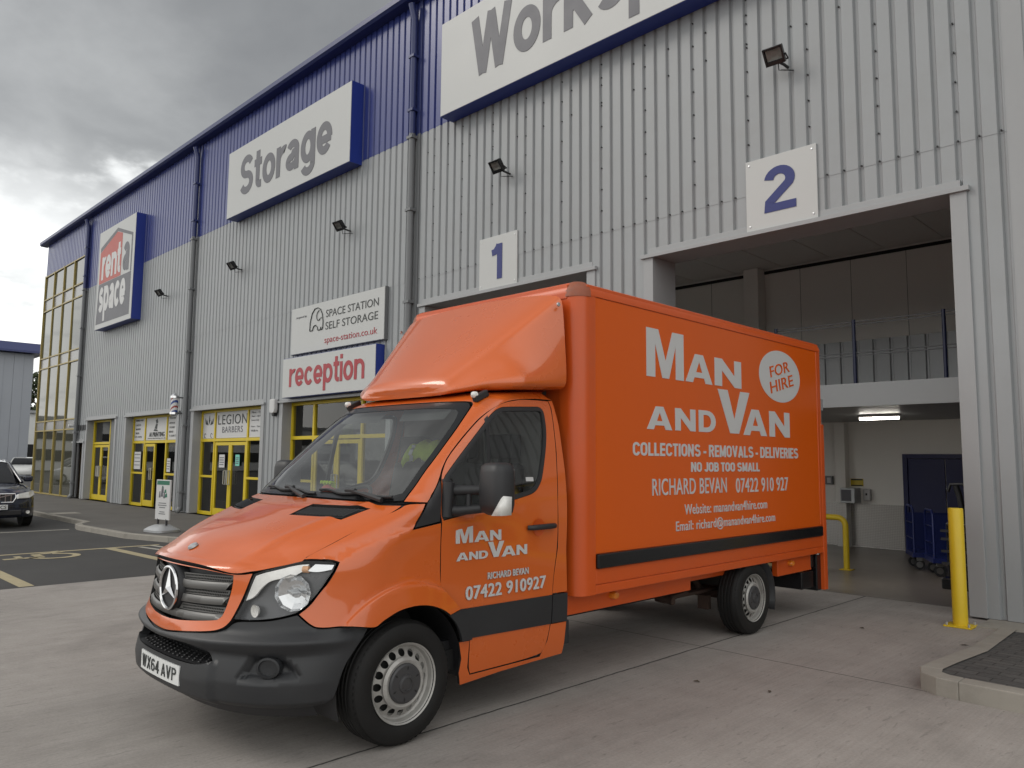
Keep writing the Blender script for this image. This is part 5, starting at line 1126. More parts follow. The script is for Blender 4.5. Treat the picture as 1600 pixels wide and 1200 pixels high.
# ---- headlights
light = [(.647, .943), (.745, .980), (.838, 1.011), (.885, 1.014), (.986, 1.008), (1.035, 1.0), (1.046, .992), (1.061, .956), (1.03, .90), (.997, .847), (.95, .79), (.909, .751), (.85, .735), (.785, .722), (.72, .714), (.665, .711), (.567, .711), (.590, .76), (.611, .810), (.625, .87)]
for s in (1, -1):
    lens = panel('headlight', light, 'sz', M['lampglass'], offs=.001, step=.045, skirt=.008, sgn=s, inset=.004)
    def P_(a, z, d=0): p = pt(a, z); return vw(p[0]+d, s*(p[1]-d*.35), p[2])
    panel('lamp_housing', light, 'sz', M['lamphouse'], lens, offs=-.05, step=.06, skirt=-.047, sgn=s, inset=.004)
    # upper bright blade, main reflector bowl, small corner lamp, amber bulb
    panel('upper_lens', [(.655, .935), (.745, .968), (.84, .998), (.90, 1.001), (.90, .955), (.86, .925), (.80, .918), (.74, .905), (.70, .87), (.665, .82), (.612, .80), (.632, .87)], 'sz', M['clear'], lens, offs=-.010, step=.05, sgn=s, inset=.004)
    panel('corner_reflector', [(.925, 1.0), (1.035, .993), (1.048, .965), (.98, .95), (.92, .96)], 'sz', M['reflector'], lens, offs=-.010, step=.05, sgn=s)
    c = Vector(P_(.862, .852, .03)); ax = Vector((-s*.55, .83, 0)).normalized(); ex = ax.cross(Vector((0, 0, 1))).normalized(); ez = Vector((0, 0, 1)); mb = MB(); n_ = 11; prof = [(.100, -.034), (.092, -.012), (.064, .004), (.034, .010), (.0, .012)]; V_ = []
    for r_, a_ in prof: V_ += [c+ax*a_+(ex*math.cos(2*math.pi*k/n_)*1.02+ez*math.sin(2*math.pi*k/n_)*.95)*r_ for k in range(n_)]
    mb.add(V_, [(i*n_+k, i*n_+(k+1) % n_, (i+1)*n_+(k+1) % n_, (i+1)*n_+k) for i in range(len(prof)-1) for k in range(n_)]); bowl = mb.build('reflector_bowl', M['reflector'], lens)
    mb = MB(); mb.tube([c+ax*.008, c-ax*.016], [.016, .010], 12); mb.obox(c-ax*.016, (.06, .05, .012), Matrix.Rotation(rad(12), 3, 'Y')); mb.build('bulb_shield', M['galv'], bowl, smooth=40)
    c2 = Vector(P_(.672, .755, .02)); mb = MB(); V_ = []
    for r_, a_ in ((.04, -.006), (.032, .012), (.0, .02)): V_ += [c2+Vector((s*.3, -.95, 0))*-a_+(Vector((1, 0, 0))*math.cos(2*math.pi*k/20)+ez*.8*math.sin(2*math.pi*k/20))*r_ for k in range(20)]
    mb.add(V_, [(i*20+k, i*20+(k+1) % 20, (i+1)*20+(k+1) % 20, (i+1)*20+k) for i in range(2) for k in range(20)]); mb.build('fog_reflector', M['clear'], lens, smooth=40)
    c3 = Vector(P_(.90, .965, .022)); mb = MB(); mb.tube([c3-ex*.016, c3+ex*.016], [.018, .018], 12); mb.build('indicator_bulb', M['amberdim'], lens, smooth=40)
# ---- bumper
btop = [(0, .592), (.22, .614), (.448, .638), (.529, .660), (.573, .704), (.68, .709), (.785, .716), (.909, .745), (.975, .696), (1.03, .674), (1.158, .677), (1.285, .660)]
barch = [(1.313, .650), (1.285, .60), (1.257, .555), (1.22, .50), (1.195, .446), (1.165, .361), (1.135, .315), (1.08, .290)]
bbot = [(.94, .280), (.782, .278), (.61, .272), (.382, .262), (.2, .258), (0, .256)]
step_h = [(0, .566), (.25, .570), (.40, .562), (.455, .545), (.487, .505), (.42, .481), (.30, .474), (0, .474)]
fog = [(.66, .432), (.80, .424), (.95, .445), (.985, .452), (.95, .50), (.918, .525), (.86, .547), (.72, .552)]
def poly_d(p, P): return min(seg_d(p, P[i-1], P[i]) for i in range(len(P)))
def bump_disp(u, v, z):
    d = 0; zc = .580+.028*min(1, v/.9); S = sz(u, v, z); fade = min(1, max(0, (1.25-S)/.25))
    if z > zc: d += .032*max(0, 1-(z-zc)/.07)*fade-.014*min(1, (z-zc)/.05)   # shelf slopes back above a crease
    else: d += fade*(.032-.042*min(1, (zc-z)/.05)+.022*min(1, max(0, (zc-.07-z)/.12)))
    if z < .325: d -= .05*min(1, ((.325-z)/.06))
    if .62 < S < 1.02 and .40 < z < .57 and inside((S, z), fog): d -= .040*min(1, poly_d((S, z), fog)/.022)
    t = min(1, max(0, (.52-v)/.03)); d += .016*t*(1 if z < .50 else 0)
    return d
bump = panel('bumper', sym(btop+barch+bbot), 'sz', M['bumper'], holes=[sym(step_h)], step=.022, disp=bump_disp, skirt=.05, lines=[[(s_*.02*k, .580+.028*min(1, abs(pt(.02*k, .59)[1])/.9)+dz_) for k in range(63)] for s_ in (1, -1) for dz_ in (.012, 0, -.012)]+[[(s_*a_, b_) for a_, b_ in P_+P_[:1]] for s_ in (1, -1) for P_ in (fog, offset(fog, .022))])
tray = MB(); n_ = 24; A_ = []
for k in range(n_+1):
    s_ = -.49+.98*k/n_; p = pt(s_, .476); A_.append((vw(p[0]-.012, p[1], .476), vw(p[0]+.16, p[1]*.93, .482), vw(p[0]+.16, p[1]*.93, .60)))
tray.add([q for r_ in A_ for q in r_], [(3*k+j, 3*k+3+j, 3*k+4+j, 3*k+1+j) for k in range(n_) for j in range(2)]); tr_ = tray.build('bumper_step', M['black'], bump, smooth=30)
mb = MB()
for i in range(15):
    for j in range(5):
        s_ = -.38+.76*i/14+(.025 if j % 2 else 0); p = pt(s_, .48); mb.lathe([(.009, 0), (.006, .004), (0, .004)], vw(p[0]+.018+.026*j, p[1]*.97, .481+.001*j), 'Z', 8)
mb.build('step_stud', M['black'], tr_, smooth=40)
for s in (1, -1):
    p = pt(.815, .492); c = Vector(vw(p[0]+.018, s*p[1]-s*.01, p[2])); ax = Vector((s*.62, -.78, 0)); ex = Vector((.78, s*.62, 0)); mb = MB(); V_ = []; prof = [(.066, -.02), (.062, .014), (.050, .016), (.046, .006), (0, .004)]
    for r_, a_ in prof: V_ += [c+ax*a_+(ex*math.cos(2*math.pi*k/28)+Vector((0, 0, .82))*math.sin(2*math.pi*k/28))*r_ for k in range(28)]
    mb.add(V_, [(i*28+k, i*28+(k+1) % 28, (i+1)*28+(k+1) % 28, (i+1)*28+k) for i in range(4) for k in range(28)]); mb.build('fog_light_cover', M['bumper'], bump, smooth=40)
low_ = MB(); V_ = []; n_ = 30
for k in range(n_+1):
    s_ = -1.0+2.0*k/n_; p = pt(s_, .27); V_ += [vw(p[0]+.05, p[1]*.96, .285), vw(p[0]+.09, p[1]*.94, .225)]
low_.add(V_, [(2*k, 2*k+2, 2*k+3, 2*k+1) for k in range(n_)]); low_.build('air_dam', M['black'], bump, smooth=40)
mb = MB(); n_ = 8; V_ = []
for k in range(n_+1):
    v_ = -.262+.524*k/n_; uu = U(v_, .40)-.030
    V_ += [vw(uu, v_, .348), vw(uu, v_, .448), vw(uu+.008, v_, .348), vw(uu+.008, v_, .448)]
mb.add(V_, [(4*k, 4*k+4, 4*k+5, 4*k+1) for k in range(n_)]+[(4*k+2, 4*k+3, 4*k+7, 4*k+6) for k in range(n_)]+[(4*k+1, 4*k+5, 4*k+7, 4*k+3) for k in range(n_)]+[(4*k, 4*k+2, 4*k+6, 4*k+4) for k in range(n_)]+[(0, 1, 3, 2), (4*n_, 4*n_+2, 4*n_+3, 4*n_+1)])
npl = mb.build('number_plate', M['plate'], van, label='white front number plate with black characters')
word('plate_text', 'WX64 AVP', (-.235, .235, .366, .432), lambda a, b, d: vw(U(a, .40)-.030-d, a, b), M['darktxt'], npl, w=.165, gap=.26, base=.0015, thick=.002)
# ---- inner dark structure so nothing shows through the gaps
mb = MB(); mb.box(XC-.55, XC+.55, Y0+.34, Y0+1.15, .30, .98); mb.box(XC-.30, XC+.30, Y0+.8, Y0+6.3, .30, .46); mb.box(XC-.86, XC+.86, Y0+1.16, Y0+2.38, .30, .42); mb.box(XC-.80, XC+.80, Y0+.62, Y0+1.14, .99, 1.02)
mb.build('underbody', M['darkgap'], van)
for s in (1, -1):
    mb = MB(); V_ = []; n_ = 22
    for k in range(n_+1):
        a = rad(-8+206*k/n_); V_ += [vw(AC[0]+.425*math.cos(a), s*.93, AC[1]+.425*math.sin(a)), vw(AC[0]+.425*math.cos(a), s*.52, AC[1]+.425*math.sin(a))]
    mb.add(V_, [(2*k, 2*k+2, 2*k+3, 2*k+1) for k in range(n_)]); mb.box(XC+s*.52-.01, XC+s*.52+.01, Y0+.65, Y0+1.5, .3, .76); mb.build('wheel_arch_liner', M['black'], van, smooth=40)
# ---- doors
door = [(1.285, 1.179), (1.295, 1.30), (1.317, 1.43), (1.36, 1.50), (1.414, 1.563), (1.528, 1.667), (1.659, 1.776), (1.72, 1.82), (1.79, 1.865), (1.86, 1.90), (1.931, 1.924), (2.02, 1.94), (2.12, 1.955), (2.355, 1.955), (2.372, 1.90), (2.369, 1.78), (2.360, 1.60), (2.335, 1.40), (2.316, 1.261), (2.305, .966), (2.266, .781), (2.25, .60), (2.245, .473), (2.224, .372), (2.20, .32), (2.163, .28), (1.556, .276), (1.533, .32), (1.531, .480), (1.515, .55), (1.485, .607), (1.427, .677), (1.351, .761), (1.292, .81), (1.290, .95)]
win = [(1.325, 1.418), (1.40, 1.49), (1.49, 1.573), (1.61, 1.68), (1.734, 1.789), (1.775, 1.825), (1.818, 1.855), (1.86, 1.875), (1.91, 1.887), (2.19, 1.902), (2.245, 1.905), (2.275, 1.89), (2.288, 1.86), (2.285, 1.74), (2.255, 1.62), (2.223, 1.528), (2.185, 1.43), (2.159, 1.391), (2.12, 1.35), (2.07, 1.325), (1.97, 1.305), (1.854, 1.285), (1.549, 1.228), (1.305, 1.192), (1.308, 1.30)]
for s in (1, -1):
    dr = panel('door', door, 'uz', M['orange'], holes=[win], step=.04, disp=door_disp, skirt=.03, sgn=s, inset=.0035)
    panel('window_seal', win, 'uz', M['black'], dr, holes=[offset(rnd(win), .026)], step=.05, offs=.003, skirt=.02, sgn=s, inset=.0, smooth_it=2)
    panel('window', offset(rnd(win), .020), 'uz', M['carglass'], dr, step=.08, offs=-.006, skirt=0, sgn=s, inset=0, smooth_it=0)
    panel('window_bar', [(1.722, 1.80), (1.755, 1.825), (1.700, 1.262), (1.672, 1.257)], 'uz', M['black'], dr, step=.05, offs=.002, sgn=s, inset=0, smooth_it=0)
    panel('door_trim', [(1.432, .672), (1.49, .604), (1.535, .489), (2.242, .473), (2.250, .664)], 'uz', M['bumper'], dr, step=.05, offs=.007, sgn=s, smooth_it=0)
    panel('mirror_mount', [(1.292, 1.185), (1.322, 1.425), (1.36, 1.44), (1.41, 1.40), (1.415, 1.215)], 'uz', M['black'], dr, step=.04, offs=.008, sgn=s, skirt=.02)
    panel('pillar_trim', [(1.312, 1.422), (1.281, 1.182), (1.090, 1.155), (1.199, 1.289)], 'uz', M['black'], van, step=.04, offs=.008, sgn=s, skirt=.02, inset=.004)
    # handle
    y_ = lambda u: XC+s*(.962+.012)
    mb = MB(); mb.lathe([(.0, -.004), (.045, -.002), (.056, .0015)], (XC+s*.966, Y0+2.115, 1.108), 'X', 28, sign=s); mb.build('handle_recess', M['orangetrim'], dr, smooth=60)
    mb = MB(); mb.tube([vw(2.012, s*.968, 1.110), vw(2.025, s*.985, 1.110), vw(2.06, s*.996, 1.111), vw(2.21, s*.996, 1.113), vw(2.25, s*.985, 1.112), vw(2.262, s*.968, 1.112)], [.016, .017, .018, .018, .017, .016], 12); mb.build('door_handle', M['black'], dr, smooth=50)
    fd = lambda a, b, d, s=s: vw(a if s > 0 else 3.40-a, s*(V(a if s > 0 else 3.4-a, b)+d+.004), b)
    if s > 0: DOOR = dr; FD = fd
    # sills and rear cab pillar
    panel('sill', [(1.445, .482), (1.531, .478), (1.531, .32), (1.556, .274), (2.163, .277), (2.224, .372), (2.244, .474), (2.406, .471), (2.400, .33), (2.389, .255), (2.10, .248), (1.80, .24), (1.487, .22), (1.462, .30), (1.472, .38)], 'uz', M['orange'], van, step=.05, sgn=s, smooth_it=0)
    panel('sill_trim', [(2.252, .664), (2.247, .476), (2.406, .471), (2.405, .661)], 'uz', M['bumper'], van, step=.06, offs=.006, sgn=s, smooth_it=0)
    panel('rear_pillar', [(2.266, .781), (2.305, .966), (2.316, 1.261), (2.335, 1.40), (2.360, 1.60), (2.369, 1.78), (2.372, 1.90), (2.355, 1.958), (2.40, 1.962), (2.425, 1.80), (2.428, 1.475), (2.41, 1.2), (2.395, .959), (2.405, .664), (2.252, .667)], 'uz', M['orange'], van, step=.045, sgn=s, smooth_it=0)
    # mirror
    mc = Vector(vw(1.515, s*1.205, 1.380)); Rm = Matrix.Rotation(rad(-s*8), 3, 'Z'); mb = MB(); prof = []
    rows = [(-.145, .80, .70), (-.155, .6, .5), (-.135, .92, .86), (-.09, 1, 1), (.0, 1.0, 1.0), (.09, .98, .98), (.125, .90, .90), (.142, .72, .70), (.147, .4, .4)]; rows = [rows[1], rows[0]]+rows[2:]; V_ = []; n_ = 28
    for dz, a_, b_ in rows:
        for k in range(n_):
            t = 2*math.pi*k/n_; cx = math.copysign(abs(math.cos(t))**.62, math.cos(t))*.112*a_; cy = math.copysign(abs(math.sin(t))**.62, math.sin(t))*.075*b_; cy = cy*(1.25 if cy < 0 else .75); V_.append(mc+Rm @ Vector((cx, cy, dz)))
    mb.add(V_, [(i*n_+k, i*n_+(k+1) % n_, (i+1)*n_+(k+1) % n_, (i+1)*n_+k) for i in range(len(rows)-1) for k in range(n_)]+[tuple(range(n_-1, -1, -1)), tuple((len(rows)-1)*n_+k for k in range(n_))]); mir = mb.build('mirror', M['black'], van, smooth=55)
    mb = MB(); mb.obox(mc+Rm @ Vector((0, .050, .0)), (.15, .008, .22), Rm); mb.build('mirror_glass', M['reflector'], mir)
    mb = MB(); q = lambda a, b, c: mc+Rm @ Vector((s*a, b, c))
    mb.add([q(.055, -.062, -.150), q(.118, -.03, -.148), q(.122, -.03, -.02), q(.098, -.066, -.04), q(.06, -.098, -.135), q(.118, .02, -.14), q(.12, .02, -.03)], [(0, 1, 2, 3), (4, 3, 0), (1, 5, 6, 2)]); 
    mb = MB(); mb.add([q(.062, -.094, -.152), q(.117, -.060, -.150), q(.121, -.055, -.040), q(.112, -.068, -.058), q(.118, .0, -.148), q(.121, .0, -.045)], [(0, 1, 2, 3), (1, 4, 5, 2)]); io = mb.build('indicator_lens', M['clear'], mir, smooth=30); so = io.modifiers.new('solid', 'SOLIDIFY'); so.thickness = .012; so.offset = 0
    mb = MB()
    for z0_, z1_ in ((1.362, 1.368), (1.245, 1.262)): mb.tube([vw(1.345, s*.93, z0_), vw(1.40, s*1.0, z0_), vw(1.49, s*1.12, z1_), vw(1.51, s*1.16, z1_)], [.036, .030, .026, .026], 12)
    mb.tube([vw(1.33, s*.955, 1.21), vw(1.34, s*.965, 1.41)], .035, 12); mb.tube([vw(1.43, s*1.04, 1.25), vw(1.43, s*1.04, 1.365)], .018, 8); mb.build('mirror_arm', M['black'], mir, smooth=50)
# door lettering (near side only)
GLY = {'M': ([(0, 0), (0, 1), (.31, 1), (.5, .36), (.69, 1), (1, 1), (1, 0), (.775, 0), (.775, .70), (.59, 0), (.41, 0), (.225, .70), (.225, 0)], []), 'A': ([(0, 0), (.35, 1), (.65, 1), (1, 0), (.735, 0), (.68, .18), (.32, .18), (.265, 0)], [[(.385, .37), (.615, .37), (.5, .745)]]),
       'N': ([(0, 0), (0, 1), (.27, 1), (.735, .42), (.735, 1), (1, 1), (1, 0), (.74, 0), (.265, .58), (.265, 0)], []), 'V': ([(0, 1), (.30, 1), (.5, .32), (.70, 1), (1, 1), (.64, 0), (.36, 0)], []),
       'D': ([(0, 0), (0, 1), (.48, 1)]+[(.48+.52*math.sin(rad(18*k)), .5+.5*math.cos(rad(18*k))) for k in range(1, 10)]+[(.48, 0)], [[(.27, .21), (.27, .79), (.46, .79)]+[(.46+.26*math.sin(rad(22.5*k)), .5+.29*math.cos(rad(22.5*k))) for k in range(1, 8)]+[(.46, .21)]])}
def heavy(name, letters, fn, parent, mat):
    mb = MB()
    for ch, a0, a1, b0, b1 in letters:
        o_, h_ = GLY[ch]; S = lambda P: [(a0+x*(a1-a0), b0+y*(b1-b0)) for x, y in P]; o2 = S(o_); h2 = [S(h) for h in h_]; v, f = cdt(o2, h2); mb.add([fn(a, b, .003) for a, b in v], f); mb.add([fn(a, b, 0) for a, b in v], [t[::-1] for t in f])
        for P in [o2]+h2: n = len(P); mb.add([fn(a, b, 0) for a, b in P]+[fn(a, b, .003) for a, b in P], [(i, (i+1) % n, (i+1) % n+n, i+n) for i in range(n)])
    return mb.build(name, mat, parent)
heavy('lettering', [('M', 1.400, 1.535, 1.050, 1.149), ('A', 1.546, 1.668, 1.050, 1.113), ('N', 1.676, 1.772, 1.050, 1.113), ('V', 1.660, 1.797, .949, 1.043), ('A', 1.406, 1.50, .948, .995), ('N', 1.506, 1.578, .948, .995), ('D', 1.585, 1.660, .948, .995), ('A', 1.776, 1.90, .946, 1.008), ('N', 1.908, 2.004, .946, 1.008)], FD, DOOR, M['vinyl'])
text('lettering', 'RICHARD BEVAN', (1.66, 2.018, .820, .861), FD, M['vinyl'], DOOR, bold=.028, base=0)
text('phone_number', '07422 910927', (1.482, 2.182, .715, .795), FD, M['vinyl'], DOOR, bold=.03, base=0)
flat('window_sticker', [(2.03, 1.405), (2.10, 1.405), (2.10, 1.432), (2.03, 1.432)], lambda a, b, d: vw(a, V(a, b)-.003+d, b), M['vinyl'], DOOR, thick=.002)
# ---- cab roof, pillars and windscreen
zr = 1.965
sr = abs(sz(2.40, 1.0, zr)); sr2 = abs(sz(2.40, 1.0, 2.046))
ws_edge = [(.88, 1.297), (.859, 1.393), (.842, 1.523), (.826, 1.62), (.809, 1.712), (.782, 1.81), (.757, 1.880), (.74, 1.905), (.70, 1.920)]
dfront = [(1.025, 1.293), (.969, 1.43), (.93, 1.50), (.904, 1.563), (.89, 1.667), (.882, 1.776), (.886, 1.820), (.90, 1.862), (.925, 1.90), (.955, 1.926), (1.02, 1.944), (1.12, 1.958)]
roof = [(0, 1.925), (.3, 1.924), (.55, 1.922)]+ws_edge[::-1]+dfront+[(sr, zr), (sr2, 2.046), (.6, 2.046), (0, 2.046)]
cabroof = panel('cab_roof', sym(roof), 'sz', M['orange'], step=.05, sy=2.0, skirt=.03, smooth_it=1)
mb = MB(); mb.add([vw(*pt(s_, 2.046)) for s_ in [-sr2+2*sr2*k/40 for k in range(41)]], [tuple(range(41))]); mb.build('roof_top', M['orange'], cabroof)
ws = [(0, 1.305), (.35, 1.303), (.62, 1.300), (.80, 1.298)]+[(.872, 1.305), (.855, 1.393), (.838, 1.523), (.822, 1.62), (.804, 1.712), (.777, 1.81), (.752, 1.878), (.72, 1.905), (.68, 1.917)]+[(.45, 1.919), (.2, 1.921), (0, 1.921)]
wsi = [(0, 1.335), (.35, 1.333), (.62, 1.331), (.77, 1.328), (.825, 1.345), (.815, 1.393), (.797, 1.523), (.78, 1.62), (.762, 1.712), (.735, 1.80), (.70, 1.85), (.64, 1.872), (.45, 1.878), (.2, 1.880), (0, 1.880)]
wso = panel('windscreen', sym(wsi), 'sz', M['screen'], step=.08, sy=1.4, inset=-.003, skirt=0, smooth_it=1, offs=-.002)
panel('windscreen_border', sym(ws), 'sz', M['blackgloss'], wso, holes=[sym(wsi)], step=.05, sy=1.4, skirt=.01, smooth_it=1, inset=.001)
# sun visors seen through the glass
mb = MB()
for c_ in (-.36, .36):
    mb.add([vw(*q) for q in ((1.66, c_-.26, 1.875), (1.66, c_+.26, 1.875), (1.60, c_+.24, 1.80), (1.60, c_-.24, 1.80))], [(0, 1, 2, 3)])
mb.build('sun_visor', M['dash'], van)
# cowl and wipers
mb = MB(); V_ = []
for k in range(31):
    s_ = -.90+1.8*k/30; p = pt(s_, 1.290); q = pt(s_*.985, 1.306); V_ += [vw(p[0], p[1], p[2]-.022), vw(q[0]+.03, q[1], 1.30)]
mb.add(V_, [(2*k, 2*k+2, 2*k+3, 2*k+1) for k in range(30)]); mb.build('scuttle', M['black'], van, smooth=50)
for k, (s0, s1) in enumerate(((-.60, .12), (.12, .80))):
    mb = MB(); P_ = []
    for i in range(13):
        s_ = s0+(s1-s0)*i/12; z_ = 1.345-.018*(i/12)+.006*math.sin(i); p = pt(s_, z_); P_.append(vw(p[0]-.018, p[1], z_))
    mb.tube(P_, .009, 6); a_ = s0+(s1-s0)*.5; p = pt(a_, 1.342); b_ = pt(s1-.04, 1.30); mb.tube([vw(b_[0]-.02, b_[1], 1.305), vw((b_[0]+p[0])/2-.04, (b_[1]+p[1])/2, 1.335), vw(p[0]-.026, p[1], 1.352)], [.016, .012, .009], 6); p = pt(a_, 1.342); mb.tube([vw(p[0]-.024, p[1]-.05, 1.352), vw(p[0]-.024, p[1]+.05, 1.352)], .013, 6)
    mb.build('wiper', M['black'], van, smooth=50)
# roof marker lamps
for s in (1, -1):
    c = Vector(vw(1.755, s*.735, 1.968)); mb = MB(); mb.obox(c+Vector((0, .04, -.01)), (.045, .12, .045), Matrix.Rotation(rad(25), 3, 'X')); lo = mb.build('marker_base', M['black'], van, bevel=.008); mb = MB(); mb.lathe([(0, .02), (.018, .012), (.022, 0), (.022, -.02)], c+Vector((0, -.02, -.006)), 'Y', 14, sign=-1); mb.build('marker_lamp', M['clear'], lo, smooth=50)
# ---- cab interior
mb = MB(); mb.box(XC-.90, XC+.90, Y0+2.33, Y0+2.37, .45, 1.35); mb.box(XC-.78, XC+.78, Y0+2.33, Y0+2.37, 1.35, 1.95); mb.build('rear_bulkhead', M['headliner'], van)
mb = MB(); mb.box(XC-.84, XC+.84, Y0+1.15, Y0+2.34, .42, .47); mb.build('cab_floor', M['black'], van)
mb = MB(); V_ = []
for k in range(21):
    v_ = -.88+1.76*k/20; uu = U(v_*.95, 1.30)
    V_ += [vw(uu+.02, v_, 1.285), vw(uu+.16, v_, 1.275), vw(uu+.36+.05*gauss(v_+.42, .2), v_, 1.255+.03*gauss(v_+.42, .22)), vw(uu+.40, v_, 1.18), vw(uu+.34, v_, .95), vw(uu+.2, v_, .85)]
mb.add(V_, [(6*k+j, 6*k+6+j, 6*k+7+j, 6*k+1+j) for k in range(20) for j in range(5)]); mb.build('dashboard', M['dash'], van, smooth=45)
mb = MB(); c = Vector(vw(1.55, -.42, 1.235)); R = Matrix.Rotation(rad(-58), 3, 'X'); mb.tube([c+R @ Vector((.19*math.cos(a), 0, .19*math.sin(a))) for a in [2*math.pi*k/36 for k in range(37)]], .015, 8, caps=False)
for a in (rad(0), rad(180), rad(270)): mb.tube([c, c+R @ Vector((.18*math.cos(a), .0, .18*math.sin(a)))], .018, 6)
mb.lathe([(0, -.03), (.06, -.025), (.065, .02)], c, 'Y', 16); mb.build('steering_wheel', M['black'], van, smooth=50)
def vseat(v0, v1, hr):
    mb = MB(); mb.box(XC+v0, XC+v1, Y0+1.62, Y0+2.14, .62, .80); mb.add([vw(*q) for q in ((2.06, v0, .78), (2.06, v1, .78), (2.15, v1-.04, 1.52), (2.15, v0+.04, 1.52), (2.20, v0, .78), (2.20, v1, .78), (2.27, v1-.04, 1.52), (2.27, v0+.04, 1.52))], [(0, 1, 2, 3), (4, 7, 6, 5), (0, 3, 7, 4), (1, 5, 6, 2), (3, 2, 6, 7), (0, 4, 5, 1)])
    so = mb.build('seat', M['seat'], van, bevel=.035)
    for h in hr: mb = MB(); mb.box(XC+h-.13, XC+h+.13, Y0+2.15, Y0+2.25, 1.55, 1.72); mb.box(XC+h-.06, XC+h+.06, Y0+2.20, Y0+2.22, 1.50, 1.56); mb.build('headrest', M['seat'], so, bevel=.03)
vseat(-.72, -.20, (-.46,)); vseat(-.10, .74, (.10, .54))
# ---- roof air deflector
def fairing():
    st = []; n_ = 14
    def cr(a, b, t): return a+(b-a)*t
    for k in range(n_+1):
        t = k/n_; t = t**1.25; u = 1.70+.73*t
        lip = min(1, t/.03)
        ridge_v = cr(.47, .880, t**.97); ridge_z = cr(1.998+.040*lip, 2.705, t)
        bv = cr(.47, .935, min(1, t/.40)**.8); bz = 1.980+.035*min(1, t/.2)+.03*max(0, (t-.3)/.7)
        bow = .035*(1-t)
        S = [(bv-.10, bz-.010, u), (bv-.02, bz-.002, u), (bv, bz+min(.06, .3*(ridge_z-bz)), u), (cr(bv, ridge_v, .5)+.004, cr(bz, ridge_z, .5), u), (ridge_v+.012, ridge_z-min(.03, .3*(ridge_z-bz)), u), (ridge_v-.025, ridge_z+.006, u-.004), (ridge_v*.72, ridge_z+.020+.020*t, u-bow*.5), (ridge_v*.38, ridge_z+.026+.03*t, u-bow*.85), (0, ridge_z+.028+.034*t, u-bow)]
        st.append([vw(q[2], q[0], q[1]) for q in S]+[vw(q[2], -q[0], q[1]) for q in S[-2::-1]])
    mb = MB(); m_ = len(st[0]); mb.add([p for r_ in st for p in r_], [(i*m_+j, i*m_+j+1, (i+1)*m_+j+1, (i+1)*m_+j) for i in range(n_) for j in range(m_-1)]+[tuple(j for j in range(m_))])
    mb.add(st[-1], [tuple(range(m_-1, -1, -1))]); mb.add([p for r_ in st for p in (r_[0], r_[-1])], [(2*i, 2*i+1, 2*i+3, 2*i+2) for i in range(n_)])
    o = mb.build('roof_deflector', M['orange'], van, smooth=62); s_ = o.modifiers.new('sub', 'SUBSURF'); s_.levels = 1; s_.render_levels = 2
    mb = MB()
    for s in (1, -1): mb.lathe([(0, .008), (.014, .006), (.016, -.004)], vw(2.37, s*.905, 2.63), 'X', 12, sign=s)
    mb.build('fixing_bolt', M['galv'], o, smooth=50)
fairing()
